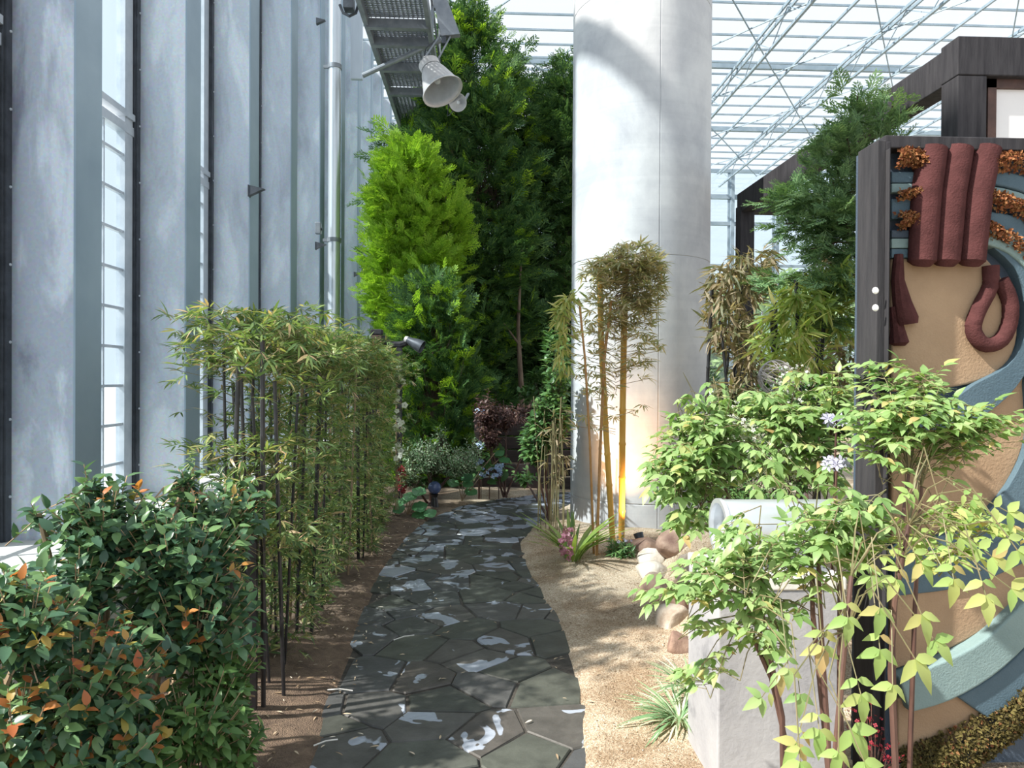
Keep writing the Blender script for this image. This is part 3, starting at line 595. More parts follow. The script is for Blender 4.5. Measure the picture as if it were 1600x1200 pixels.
# ---------------------------------------------------------------- relief mural with black frame
MY = 2.5
def mp(px, py, d=0): q = W(px, py, MY); return (q.x, MY - d, q.z)
t = thing('relief_mural', (W(1500, 600, MY).x, MY, 0), 'sculpted relief mural of plum tubes, tan fields and blue swirls in a black frame', 'mural')
zt = mp(1400, 240)[2]; xl = mp(1392, 0)[0]; xr = xl + 1.25
m = MB(); m.box(xl - .1, xr, MY, MY + .04, 0.02, zt); m.build('backing_board', M['teal_dark'], t)
m = MB(); m.box(xl - .05, xr + .05, MY - .06, MY + .06, zt, zt + .045); bevel(m.build('top_rail', M['timber'], t), .004)
m = MB(); m.box(xr, xr + .1, MY - .06, MY + .06, 0, zt); m.build('side_rail', M['timber'], t)
def relief(name, pts, d0, d1, mat, bev=.008):
    q = [mp(*p) for p in pts]; n = len(q)
    ar = sum(q[i][0] * q[(i + 1) % n][2] - q[(i + 1) % n][0] * q[i][2] for i in range(n))
    if ar < 0: q.reverse()
    vs = [(x, MY - d1, z) for x, _, z in q] + [(x, MY - d0, z) for x, _, z in q]
    m = MB(); m.add(vs, [tuple(range(n))] + [(i, n + i, n + (i + 1) % n, (i + 1) % n) for i in range(n)]); o = m.build(name, mat, t); bevel(o, bev, 3); return o
def band(name, inner, outer, d0, d1, mat): return relief(name, inner + outer[::-1], d0, d1, mat)
def smoothpts(P, k=3):
    P = [Vector((p[0], p[1])) for p in P]; out = []
    for i in range(len(P) - 1):
        p0 = P[max(i - 1, 0)]; p1 = P[i]; p2 = P[i + 1]; p3 = P[min(i + 2, len(P) - 1)]
        for j in range(k):
            u = j / k; out.append(tuple(.5 * ((2 * p1) + (p2 - p0) * u + (2 * p0 - 5 * p1 + 4 * p2 - p3) * u * u + (3 * p1 - p0 - 3 * p2 + p3) * u ** 3)))
    out.append(tuple(P[-1])); return out
relief('tan_field', [(1388, 405)] + smoothpts([(1535, 405), (1562, 440), (1582, 490), (1580, 540), (1560, 575), (1520, 597), (1470, 606), (1388, 612)]), 0, .022, M['tan'])
relief('tan_field', [(1388, 660)] + smoothpts([(1470, 660), (1530, 640), (1570, 610), (1592, 575), (1600, 620), (1597, 680), (1575, 740), (1535, 800), (1480, 835), (1388, 848)]), 0, .02, M['tan'])
relief('tan_field', [(1388, 925)] + smoothpts([(1440, 920), (1500, 895), (1545, 870), (1600, 880), (1590, 925), (1540, 975), (1480, 1010), (1388, 1045)]), 0, .02, M['tan'])
relief('tan_field', [(1395, 1085), (1480, 1075), (1540, 1112)] + smoothpts([(1530, 1128), (1490, 1155), (1440, 1168), (1395, 1172)]), 0, .03, M['tan'])
relief('blue_swirl', smoothpts([(1388, 648), (1450, 640), (1510, 600), (1560, 572), (1585, 530), (1590, 470), (1570, 420), (1535, 385), (1580, 395), (1625, 460), (1650, 560), (1650, 680), (1620, 760), (1560, 830), (1500, 860), (1388, 872), (1388, 845), (1480, 828), (1535, 790), (1575, 735), (1593, 680), (1590, 600), (1592, 580), (1560, 620), (1510, 655), (1440, 672), (1388, 675)], 3), .0, .045, M['teal'])
relief('blue_swirl', smoothpts([(1388, 870), (1450, 868), (1530, 845), (1600, 790), (1650, 700), (1700, 720), (1640, 840), (1560, 890), (1490, 915), (1388, 928)], 3), 0, .035, M['teal'])
inner = smoothpts([(1388, 1048), (1440, 1028), (1500, 1000), (1550, 960), (1600, 905), (1650, 820), (1720, 680)]); outer = smoothpts([(1405, 1100), (1465, 1082), (1530, 1045), (1585, 995), (1640, 930), (1700, 850), (1760, 730)])
band('pale_blue_band', inner, outer, 0, .07, M['teal_light'])
inner = smoothpts([(1482, 1080), (1540, 1045), (1595, 995), (1650, 930), (1700, 860), (1760, 745)]); outer = smoothpts([(1532, 1115), (1585, 1080), (1640, 1025), (1700, 955), (1750, 890), (1800, 800)])
band('blue_band', inner, outer, 0, .05, M['teal'])
inner = smoothpts([(1520, 385), (1560, 400), (1600, 440), (1632, 500), (1655, 570)]); outer = smoothpts([(1520, 360), (1570, 375), (1620, 415), (1660, 480), (1690, 570)])
band('pale_blue_arc', inner, outer, 0, .055, M['teal_light'])
for a, b, mt, nm in (((1500, 330), (1500, 372), 'teal', 'blue_stripe'), ((1520, 292), (1520, 312), 'teal_light', 'pale_stripe'), ((1520, 265), (1520, 290), 'teal', 'blue_stripe')):
    i_ = smoothpts([(a[0], a[1]), (1580, a[1] + 12), (1640, a[1] + 42), (1700, a[1] + 95)]); o_ = smoothpts([(b[0], b[1]), (1580, b[1] + 12), (1640, b[1] + 42), (1700, b[1] + 95)])
    band(nm, i_, o_, 0, .04, M[mt])
for y0, y1, mt, nm in ((272, 289, 'teal', 'blue_stripe'), (290, 304, 'teal_light', 'pale_stripe'), (314, 345, 'teal', 'blue_stripe'), (362, 374, 'teal_dark', 'dark_stripe'), (375, 390, 'teal_light', 'pale_stripe'), (391, 405, 'teal', 'blue_stripe')):
    relief(nm, [(1386, y0), (1440, y0), (1440, y1), (1386, y1)], 0, .03, M[mt], .004)
px1 = W(0, 0, MY); u = MY / F
for (xa, xb) in ((1447, 1428), (1487, 1464), (1530, 1503)):
    m = MB(); m.tube([mp(xa, 238, .03), mp(xa + (xb - xa) * .62, 310, .042), mp(xa + (xb - xa) * .86, 365, .048), mp(xb - 1, 412, .05), mp(xb - 1, 418, .045)], [.052, .05, .048, .046, .030], 16); m.build('plum_tube', M['plum'], t)
m = MB(); m.tube([mp(*p, .035) for p in smoothpts([(1537, 418), (1536, 450), (1520, 482), (1510, 510), (1516, 530), (1532, 540), (1553, 532), (1566, 505), (1566, 470), (1552, 440)])], .027, 12); m.build('plum_loop', M['plum'], t)
m = MB(); m.tube([mp(1396, 400, .03), mp(1395, 440, .03), mp(1402, 475, .03), mp(1408, 500, .03), mp(1409, 508, .03)], [.016, .022, .032, .042, .036], 10); m.build('plum_tassel', M['plum'], t)
m = MB(); m.tube([mp(1392, 480, .02), mp(1397, 515, .02), mp(1399, 536, .02), mp(1399, 541, .02)], [.016, .024, .034, .02], 10); m.build('plum_tassel', M['plum'], t)
def lumps(name, line, wd, n, mat, sz):
    P = []; L = smoothpts(line, 6)
    n = int(n * 2.2)
    for k in range(n):
        i = random.randrange(len(L) - 1); a = random.random(); x = L[i][0] * (1 - a) + L[i + 1][0] * a; y = L[i][1] * (1 - a) + L[i + 1][1] * a
        r_ = random.uniform(-1, 1) * wd / 2; P.append(mp(x + random.uniform(-3, 3), y + r_, .03 + .035 * (1 - (2 * r_ / wd) ** 2) + random.uniform(0, .01)))
    D = rnd_unit(n); D[:, 1] -= .6; me = inst_mesh(name, T_leaf(.7, .18, .3), frames(P, D, rnd_unit(n) + V((0, -1, .4)), RNG.uniform(.6, 1.2, n) * sz * .62), mat)
    pl = V(t['_w']); o = bpy.data.objects.new(name, me); COL.objects.link(o); o.parent = t; o.location = tuple(-pl); o['kind'] = 'stuff'; return o
for ln, wd, n in (([(1392, 252), (1410, 250), (1428, 258)], 32, 260), ([(1392, 310), (1418, 306), (1435, 298)], 14, 110), ([(1392, 350), (1410, 347), (1420, 352)], 24, 150), ([(1530, 262), (1570, 258), (1650, 275), (1720, 310)], 34, 700), ([(1525, 312), (1560, 322), (1600, 342), (1660, 385), (1710, 440)], 28, 600), ([(1518, 360), (1550, 372), (1600, 408), (1650, 460), (1690, 530)], 30, 600)):
    lumps('lichen_tuft', ln, wd, n, M['rust'], .022)
lumps('moss_border', [(1396, 1200), (1450, 1180), (1530, 1140), (1600, 1085), (1680, 1010), (1760, 920)], 75, 3200, M['mossy'], .024)
# frame posts: two planks side by side in front of the mural's left edge
xa = W(1337, 600, MY + .02).x; xm = xa + .034; xb = W(1386, 600, MY - .13).x; zp = W(1360, 222, MY - .1).z
t = thing('mural_post', (xm, MY, 0), 'weathered black timber post of two planks at the left edge of the mural', 'post')
m = MB(); m.box(xa, xm - .002, MY - .11, MY + .02, 0, zp + .005); bevel(m.build('plank', M['timber_grey'], t), .004)
m = MB(); m.box(xm, xb, MY - .13, MY - .01, 0, zp - .03); pk = bevel(m.build('plank', M['timber_grey'], t), .004)
m = MB(); m.box(xb + .001, xb + .018, MY - .11, MY + .05, 0, zp - .0); bevel(m.build('dark_batten', M['timber'], t), .003)
for py in (454, 481):
    q = W(1368, py, MY - .13); m = MB(); m.lathe([(0, .006), (.008, .005), (.012, 0)], 12, Matrix.Translation((q.x, MY - .13, q.z)) @ Matrix.Rotation(PI / 2, 4, 'X')); m.build('screw_cap', M['screen'], pk)

# ---------------------------------------------------------------- white rendered block with metal tube
t = thing('rendered_block', (.8, 2.42, 0), 'pale rendered masonry block under the nandina, beside the black post', 'block')
BX0, BX1, BY0, BY1, BZ = .77, 1.19, 2.28, 2.62, .76
m = MB(); m.box(BX0, BX1, BY0, BY1, 0, BZ - .045); bevel(m.build('body', M['block'], t), .006)
m = MB(); m.box(BX0 - .004, BX1 + .004, BY0 - .004, BY1 + .004, BZ - .044, BZ); bevel(m.build('capping', M['blocktop'], t), .006)
tz = .885; ty = 2.46; t = thing('metal_tube', (.98, ty, BZ), 'short galvanised metal tube lying on brackets on the pale block', 'tube')
Mx = Matrix.Translation((.825, ty, tz)) @ Matrix.Rotation(PI / 2, 4, 'Y'); R = .098
m = MB(); m.lathe([(R, .012), (R, .40), (R - .006, .40), (R - .006, .012)], 32, Mx); sh = m.build('shell', M['tube_metal'], t)
m = MB(); m.lathe([(R + .004, 0), (R + .004, .014), (R - .012, .014), (R - .012, 0), (R + .004, 0)], 32, Mx); m.lathe([(0, .05), (R - .006, .05)], 32, Mx); m.build('end_ring', M['pipe'], sh)
m = MB(); m.box(1.04, 1.15, ty - .11, ty - .10, BZ, tz - .02); m.box(1.04, 1.15, ty + .1, ty + .11, BZ, tz - .02); m.box(1.03, 1.16, ty - .12, ty + .12, BZ, BZ + .01); m.build('saddle', M['midmetal'], t)
m = MB(); m.box(.92, .96, ty - .1, ty + .1, BZ, tz - .07); m.build('saddle', M['midmetal'], t)
q = W(1196, 885, 2.5); 

# ---------------------------------------------------------------- dark plank retaining wall, things glimpsed between the trees
t = thing('plank_wall', (.6, 9.0, 0), 'low stepped wall of dark timber planks at the end of the path', 'wall')
for i in range(6):
    for (x0, x1) in ((.0, .55), (.56, 1.2)):
        yy = 8.85 + .07 * i; m = MB(); m.box(x0 + RNG.uniform(-.03, .03), x1, yy, yy + .05, .02 + i * .165, .02 + (i + 1) * .165 - .012); bevel(m.build('plank', M['planks'], t), .006)
for x in (-.06, 1.2): m = MB(); m.box(x - .05, x + .05, 8.8, 9.3, 0, 1.05); m.build('upright', M['planks'], t)
a = W(792, 565, 12.5)
t = thing('garden_bench', (a.x, 12.5, 0), 'small orange-brown bench glimpsed between the conifer trunks', 'bench'); m = MB(); z = W(800, 608, 12.5).z
m.box(a.x - .15, a.x + .3, 12.3, 12.6, z - .04, z + .08); m.build('seat', M['orange_wood'], t)
for x in (a.x - .13, a.x + .26): m = MB(); m.box(x - .02, x + .02, 12.35, 12.55, 0, z - .04); m.build('leg', M['brownwood'], t)
m = MB(); m.box(a.x - .15, a.x + .3, 12.6, 12.64, z + .2, z + .28); m.build('back_rail', M['slab'], t)

# ================================================================ plants
def U(a, b): return random.uniform(a, b)
def rs(n, a, b): return RNG.uniform(a, b, n)
def ell_px(px, py, rx, ry, Y, dY, n, shell=0.0):
    """n world points inside an ellipsoid whose middle is seen at (px, py) at distance Y"""
    c = V(W(px, py, Y)); v = rnd_unit(n); r = RNG.uniform(shell ** 3, 1, n) ** (1 / 3)
    k = Y / F
    return c + v * r[:, None] * np.array([rx * k, dY, ry * k])

def bamboo_leaves(pts, axis_xy, n_per, L, droop=0.35, spread=1.0):
    """fans of narrow leaves at twig ends"""
    P = []; D = []; Un = []; S = []
    for p in pts:
        out = np.array([p[0] - axis_xy[0], p[1] - axis_xy[1], 0]); out = out / (np.linalg.norm(out) + 1e-6)
        base = out * .7 + rnd_unit(1)[0] * .5; base[2] -= 0.0
        for k in range(n_per):
            d = base + rnd_unit(1)[0] * spread * .8; d[2] -= droop * U(.2, 1.3); P.append(p + rnd_unit(1)[0] * L * .12); D.append(d); Un.append(rnd_unit(1)[0] * .7 + V((0, 0, 1))); S.append(L * U(.6, 1.25))
    return frames(P, D, Un, S)
def tufts(pts, axis_xy, n_per, L, up=.25, spread=.95):
    """star-like tufts of narrow leaves fanning from one twig tip"""
    P = []; D = []; Un = []; S = []
    for p in pts:
        out = np.array([p[0] - axis_xy[0], p[1] - axis_xy[1], 0]); out = out / (np.linalg.norm(out) + 1e-6) * .8 + rnd_unit(1)[0] * .6; out[2] += up * U(-.6, 1.4); out /= np.linalg.norm(out) + 1e-6
        s1 = np.cross(out, V((0, 0, 1)) + rnd_unit(1)[0] * .3); s1 /= np.linalg.norm(s1) + 1e-6; s2 = np.cross(s1, out)
        for k in range(n_per):
            a = -1.25 + 2.5 * (k + U(-.3, .3)) / max(1, n_per - 1); d = out * math.cos(a) + s1 * math.sin(a) * spread + s2 * U(-.35, .35); P.append(p - out * L * .25 * abs(a)); D.append(d); Un.append(s2 + rnd_unit(1)[0] * .3); S.append(L * U(.7, 1.2))
    return frames(P, D, Un, S)
def culm(mb, pts, r, seg=.12, n=8):
    pts = [Vector(p) for p in pts]; out = []; rad = []
    for i in range(len(pts) - 1):
        L = (pts[i + 1] - pts[i]).length; k = max(1, int(L / seg))
        for j in range(k):
            for f, rr in ((0, 1.14), (.05, .98), (.93, 1.0), (.97, 1.12)): out.append(pts[i].lerp(pts[i + 1], (j + f) / k)); rad.append(r * rr)
    out.append(pts[-1]); rad.append(r * .8); mb.tube(out, rad, n)

# ---- hedge of black bamboo along the path
names = ['nearest to the camera, its crown reaching highest', 'second from the near end, with tan dead tips', 'third from the near end', 'fourth from the near end', 'fifth from the near end', 'sixth from the near end', 'seventh from the near end', 'eighth from the near end', 'ninth from the near end', 'tenth from the near end', 'eleventh from the near end', 'twelfth from the near end', 'last and farthest, beside the white orchid flowers']
for i in range(13):
    y = 3.05 + i * 0.33; x = -.97 + U(-.03, .03)
    h = [1.70, 1.72, 1.70][min(i, 2)] - max(0, i - 6) * .014
    t = thing('black_bamboo', (x, y, 0.04), 'black-stemmed bamboo of the left hedge, ' + names[i], 'bamboo', 'bamboos of the hedge on the left of the path')
    cl = []
    for k in range(4 if i else 6):
        bx = x + U(-.13, .11); by = y + U(-.15, .15)
        if i == 0: bx = x + [-.12, -.05, .06, .02, -.16, .11][k]; by = y + [0, .1, -.1, .12, .15, .02][k]
        hh = h - U(.12, .4); tx = bx + U(-.07, .07); ty = by + U(-.05, .05)
        m = MB(); culm(m, [(bx, by, 0.02), ((bx + tx) / 2, (by + ty) / 2, hh * .5), (tx, ty, hh)], U(.006, .0085) if not (i == 0 and k in (0, 2)) else .010, .16); m.build('culm', M['culm_black'] if U(0, 1) < .75 or i < 2 else M['stem_tan'], t); cl.append((bx, by, tx, ty, hh + .1))
    P = []
    ntw = [460, 600, 500][min(i, 2)]
    for k in range(ntw):
        c = random.choice(cl); u = (U(.06, 1) if U(0, 1) < .72 else U(.85, 1.0)) if i else (random.choice((U(.36, .5), U(.58, .68), U(.78, 1), U(.85, 1.0)))); rad = (.08 + .12 * u) * (1.15 if i > 1 else 1.5) * U(.3, 1.1); a = U(0, 2 * PI)
        P.append(np.array([c[0] + (c[2] - c[0]) * u + rad * math.cos(a), c[1] + (c[3] - c[1]) * u + rad * math.sin(a), u * h + U(-.02, .02)]))
    A = tufts(P, (x, y), 7, .066)
    leaves(t, TB, A, M['leaf_bamboo'], 300 if i < 5 else 0)
    m = MB()
    for p in P[::3]:
        c = min(cl, key=lambda c: (c[0] - p[0]) ** 2 + (c[1] - p[1]) ** 2); z = max(.1, p[2] - .08); u = min(1, z / c[4]); m.tube([(c[0] + (c[2] - c[0]) * u, c[1] + (c[3] - c[1]) * u, z), tuple(p)], .0014, 3, cap=False)
    m.build('twigs', M['stalk_green'], t)['kind'] = 'stuff'
# black posts carrying a low rail in the hedge
for j, (x, y) in enumerate(((-.93, 2.92), (-1.02, 2.82), (-1.05, 6.95))):
    t = thing('hedge_stake', (x, y, 0), ['flat black stake at the near end of the hedge, nearer the path', 'flat black stake at the near end of the hedge, among the shrub leaves', 'dark slim stake at the far end of the hedge'][j], 'stake', None)
    m = MB(); m.box(x - .018, x + .018, y - .012, y + .012, 0, [.95, .8, 1.5][j]); m.lathe([(.0, .012), (.02, .01), (.028, 0)], 8, Matrix.Translation((x, y, [.95, .8, 1.5][j]))); m.build('shaft', M['culm_black'], t)

# ---- evergreen shrubs in the left foreground
def shrub(name, base, label, cat, blobs, T, mat, L, stem, per=9, parts=300, tipmat=None, tipfrac=.05, twl=.16, up=.55, group=None, open_=.5):
    t = thing(name, base, label, cat, group); A = []; TA = []; m = MB(); b = V(base); mains = []
    for (px, py, rx, ry, Y, dY, n) in blobs:
        c = V(W(px, py, Y)); tips = ell_px(px, py, rx, ry, Y, dY, n, .45); hub = c - V((0, 0, ry * Y / F * .6)); hub[2] = max(hub[2], .12)
        mid = (hub + b) / 2 + V((U(-.05, .05), U(-.05, .05), 0)); m.tube([tuple(b + V((U(-.03, .03), U(-.03, .03), 0))), tuple(mid), tuple(hub)], .014, 6, .008)
        for p in tips:
            d0 = p - hub; d0[2] += up * np.linalg.norm(d0) * .6; d0 /= np.linalg.norm(d0) + 1e-6; s = p - d0 * twl
            if U(0, 1) < .45: m.tube([tuple(hub), tuple((hub + s) / 2 + rnd_unit(1)[0] * .02), tuple(s), tuple(p)], .0045, 4, .0018, cap=False)
            else: m.tube([tuple(s), tuple(p)], .0025, 3, .0015, cap=False)
            side = np.cross(d0, rnd_unit(1)[0]); side /= np.linalg.norm(side); sd2 = np.cross(d0, side); tip = tipmat is not None and U(0, 1) < tipfrac
            P = []; D = []; N_ = []; S = []
            for k in range(per):
                u = k / per; q = s + (p - s) * (u * .95 + .1); ax = side if (k // 2) % 2 else sd2; sg = 1 if k % 2 else -1
                P.append(q); D.append(ax * sg * .8 + d0 * .65 + V((0, 0, -.1)) + rnd_unit(1)[0] * .2); N_.append(V((0.15, -.25, 1)) + d0 * .3 + rnd_unit(1)[0] * .35); S.append(L * U(.65, 1.1) * (1 if not tip else .85))
            fr = frames(P, D, N_, S)
            if tip: TA.append(fr[-4:]); A.append(fr[:-4])
            else: A.append(fr)
    m.build('branches', stem, t)['kind'] = 'stuff'
    leaves(t, T, np.concatenate(A), mat, parts)
    if TA: leaves(t, T, np.concatenate(TA), tipmat, 60, 'young_leaf', 'young_leaves', 'orange-tinted young leaf')
    return t
shrub('evergreen_shrub', (-1.25, 2.45, 0), 'tall glossy dark green shrub with small oval leaves, in front of the left hedge', 'shrub',
      [(280, 850, 115, 90, 2.5, .28, 170), (165, 800, 75, 60, 2.4, .2, 75), (340, 800, 85, 50, 2.65, .2, 90), (120, 900, 80, 70, 2.3, .22, 75), (300, 960, 115, 80, 2.45, .22, 120), (140, 745, 22, 26, 2.35, .05, 5), (60, 795, 25, 12, 2.35, .05, 3), (290, 740, 30, 15, 2.5, .06, 6)],
      TL, M['leaf_shrub'], .056, M['stem_tan'], 10, 300, M['leaf_orange'], .05)
shrub('evergreen_shrub', (-1.55, 2.0, 0), 'glossy shrub with orange new shoots at the bottom left corner', 'shrub',
      [(40, 960, 80, 65, 2.0, .2, 95), (120, 1050, 140, 90, 2.1, .25, 150), (20, 1130, 90, 80, 1.95, .2, 90), (150, 1160, 110, 60, 2.1, .2, 80), (10, 905, 30, 20, 2.0, .1, 12)],
      TL, M['leaf_shrub'], .056, M['stem_tan'], 9, 300, M['leaf_orange'], .22)
shrub('low_shrub', (-.98, 2.35, 0), 'lower pale green leafy shrub at the foot of the dark glossy shrub, bottom left', 'shrub',
      [(300, 1110, 95, 85, 2.35, .2, 130), (350, 1040, 55, 60, 2.45, .15, 60), (210, 1160, 90, 60, 2.2, .2, 70), (370, 1150, 40, 50, 2.4, .12, 40)],
      TN, M['leaf_low'], .052, M['stem_tan'], 9, 300)
shrub('low_shrub', (-1.3, 3.0, 0), 'feathery-leaved shrub between the steel wall and the near hedge end', 'shrub',
      [(390, 800, 45, 40, 3.0, .15, 26), (370, 740, 40, 20, 3.0, .1, 12)],
      T_leaf(.25, .05, .2), M['leaf_low'], .06, M['stem_tan'], 9, 200)

# ---- conifers
def conifer(name, base, label, prof, mat, n, s, mat2=None, trunk=.09, T=TC, mixp=.0, up=.9, seedn=0, dark=None, spread=.3, group=None, parts=0):
    """prof: list of (z, radius, offset_x)"""
    t = thing(name, base, label, 'tree', group); zs = [p[0] for p in prof]; H = zs[-1]
    dens = np.array([max(p[1], .05) for p in prof]); z = RNG.uniform(zs[0], H, n * 3); r = np.interp(z, zs, [p[1] for p in prof]); k = RNG.uniform(0, max(dens), n * 3) < r; z = z[k][:n]; r = r[k][:n]; n = len(z)
    ox = np.interp(z, zs, [p[2] for p in prof]); a = RNG.uniform(0, 2 * PI, n)
    lump = 1 + .16 * np.sin(a * 3 + z * 2.3) * np.sin(z * 4.1 + a) + .1 * np.sin(a * 5 - z * 6)
    rr = r * lump * (RNG.uniform(0.12, 1, n) ** .4)
    P = np.c_[base[0] + ox + rr * np.cos(a), base[1] + rr * np.sin(a), base[2] + z]
    D = np.c_[np.cos(a), np.sin(a), np.full(n, up)] + RNG.normal(size=(n, 3)) * spread
    N_ = np.c_[-np.cos(a) * .6, -np.sin(a) * .6, np.ones(n)] + RNG.normal(size=(n, 3)) * .5
    nc = max(40, n // 22); ci = RNG.integers(0, nc, n); cen = P[:nc][ci]; dc = D[:nc][ci]; dc = dc / np.linalg.norm(dc, axis=1, keepdims=True)
    P = cen + RNG.normal(size=(n, 3)) * s * .38 + dc * (RNG.random((n, 1)) - .5) * s * .9; D = dc + (P - cen) / s * .7 + RNG.normal(size=(n, 3)) * spread
    A = frames(P, D, N_, RNG.uniform(.6, 1.2, n) * s)
    if parts: leaves(t, T, A, mat, 300, 'leaf_spray')
    elif mat2: 
        q = RNG.random(n) < mixp; leaves(t, T, A[~q], mat, 0); leaves(t, T, A[q], mat2, 0, rest='light_foliage')
    else: leaves(t, T, A, mat, 0)
    m = MB(); m.tube([(base[0], base[1], base[2]), (base[0] + prof[len(prof) // 2][2], base[1], base[2] + H * .5), (base[0] + prof[-1][2], base[1], base[2] + H * .97)], trunk, 8, .015); m.build('trunk', M['bark'], t)
    m = MB()
    for i in range(0, n, max(1, n // 260)): m.tube([(base[0] + ox[i], base[1], base[2] + max(.05, z[i] - r[i] * .6)), tuple(P[i])], .008, 4, .003, cap=False)
    m.build('branches', M['bark'], t)['kind'] = 'stuff'
    return t
def pt(px, Y): return (W(px, 600, Y).x, Y, 0.02)
b0 = pt(648, 10.3)
conifer('lime_conifer', b0, 'bright lime-green feathery conifer against the steel fins', [(0.1, .5, .12), (1.3, .46, .05), (1.9, .36, -.06), (2.6, .50, -.05), (3.4, .58, -.02), (3.9, .50, .0), (4.25, .34, -.08), (4.5, .18, -.1), (4.7, .05, -.1)], M['leaf_lime'], 8000, .21, T=TC, up=1.0)
conifer('dark_conifer', pt(745, 12.2), 'tallest dark green conifer, behind the hanging floodlight', [(0.2, .8, -.2), (1.5, .85, -.1), (3, .85, .1), (4.5, .95, 0.05), (5.6, .85, -.02), (6.6, .55, -.1), (7.2, .32, -.15), (7.6, .10, -.2)], M['leaf_dkcon'], 9000, .31, M['leaf_lime'], T=TC2, mixp=.10, up=.5)
conifer('dark_conifer', pt(640, 13.2), 'slim yellow-green conifer tip rising between the catwalk and the lime conifer', [(1, .4, 0), (3, .45, 0), (5, .42, 0), (5.9, .3, 0), (6.4, .1, 0)], M['leaf_dkcon'], 1700, .34, M['leaf_lime'], T=TC, mixp=.35, up=.8)
conifer('dark_conifer', pt(875, 12.8), 'dark conifer half hidden behind the left edge of the round column', [(.2, .5, 0), (2, .7, 0.05), (4, .68, .1), (5.6, .66, .15), (6.4, .5, .2), (6.9, .22, .25), (7.2, .06, .25)], M['leaf_dkcon'], 6500, .30, M['leaf_green'], T=TC2, mixp=.06, up=.5)
conifer('low_conifer', pt(690, 9.3), 'shaded yellow-green conifer with feathery sprays below the lime tree', [(0.1, .5, 0), (.8, .52, 0), (1.5, .5, -.05), (2.0, .40, -.1), (2.4, .2, -.1), (2.6, .05, -.1)], M['leaf_dkcon'], 2600, .22, M['leaf_lime'], T=TC, mixp=.28, up=.8)
# dark evergreen mass added behind to stop bright leaks between the trees
for i, (px, Y, h, r) in enumerate(((745, 16.0, 3.4, 1.0), (820, 16.5, 3.6, 1.2), (960, 15, 3.6, 1.3))):
    conifer('background_conifer', pt(px, Y), ['broad dark evergreen behind the lime conifer', 'broad dark evergreen seen in the gap right of the path end', 'broad dark evergreen behind the column', 'far evergreen at the end of the steel wall'][i], [(0.1, r, 0), (h * .5, r, 0), (h * .85, r * .6, 0), (h, .1, 0)], M['leaf_dkcon'], 1800, .5, T=TC2, up=.4)
# bare trunk glimpsed at the path end
a = W(815, 560, 11.3)
t = thing('bare_trunk', (a.x, 11.3, 0), 'pale-barked bare trunk seen between the dark conifers', 'trunk'); m = MB(); m.tube([(a.x + .02, 11.3, 0), (a.x, 11.3, 1.2), (a.x - .06, 11.3, 2.2), (a.x - .0, 11.5, 3.6)], .065, 10, .012); m.build('trunk', M['bark'], t)
m = MB(); m.tube([(a.x, 11.3, 1.9), (a.x - .3, 11.2, 2.3)], .02, 6, .01); m.build('branch', M['bark'], t)

# soft conifer branches reaching in front of the pergola beam
t = thing('soft_conifer', (2.6, 5.0, 0), 'soft green conifer whose layered branches overlap the pergola beam', 'tree')
br = [((1340, 330), (1395, 165), 4.4, 48), ((1330, 260), (1290, 225), 4.5, 34), ((1340, 300), (1215, 315), 4.8, 60), ((1345, 350), (1225, 350), 4.9, 60), ((1345, 400), (1240, 300), 5.0, 60), ((1350, 380), (1265, 390), 4.7, 50), ((1350, 450), (1290, 250), 4.6, 50), ((1350, 430), (1200, 440), 5.0, 40), ((1345, 330), (1320, 200), 4.5, 46), ((1360, 470), (1290, 440), 4.6, 50), ((1350, 520), (1280, 500), 4.7, 40), ((1340, 360), (1300, 330), 4.5, 50), ((1335, 240), (1340, 150), 4.4, 24)]
m = MB(); A = []; tr = V((W(1370, 400, 4.9).x, 4.9, 0)); m.tube([tuple(tr), tuple(tr + V((0, 0, 2))), tuple(tr + V((-.05, -.2, 3.2)))], .05, 8, .02)
for a, b, Y, n in br:
    p0 = V(W(*a, 4.85)); p1 = V(W(*b, Y)); m.tube([tuple(tr + V((0, 0, p0[2] - .1))), tuple(p0), tuple((p0 + p1) / 2 + V((0, 0, .03))), tuple(p1)], .012, 5, .004)
    n = int(n * 1.9); u = rs(n, .1, 1.02); P = p0 + (p1 - p0) * u[:, None] + RNG.normal(size=(n, 3)) * V((.07, .13, .045)) * (1.1 - .5 * u[:, None]); d = (p1 - p0) / np.linalg.norm(p1 - p0)
    D = d * .8 + RNG.normal(size=(n, 3)) * V((.6, .6, .35)) + V((0, 0, .02)); A.append(frames(P, D, V((0, -.2, 1)) + RNG.normal(size=(n, 3)) * .35, rs(n, .09, .17)))
m.build('branches', M['stem_dark'], t); leaves(t, T_spray(6, True, 9), np.concatenate(A), M['leaf_pine'], 0)

# ---- trees outdoors beyond the far wall
for i, (x, y, h) in enumerate(((3, 29, 6.4), (7.5, 30, 6.0), (11.5, 29, 6.2), (16, 31, 6.0), (-1.5, 30, 7))):
    t = thing('outdoor_tree', (x, y, 0), ['pale green tree outdoors, left of the far pergola post', 'pale green tree outdoors, behind the far pergola post', 'pale green tree outdoors, behind the soft conifer', 'pale green tree outdoors, hidden behind the mural', 'pale green tree outdoors, behind the dark conifers'][i], 'tree', 'trees outside the glass')
    n = 3600; v = rnd_unit(n) * (RNG.uniform(.3, 1, n) ** .33)[:, None] * V((2.9, 2, h * .5)) + V((x, y, h * .5)); leaves(t, TL, frames(v, rnd_unit(n), rnd_unit(n) + V((0, 0, 1)), rs(n, .25, .45)), M['leaf_back'], 0)
    m = MB(); m.tube([(x, y, 0), (x + .1, y, h * .8)], .18, 8, .05); m.build('trunk', M['bark'], t)

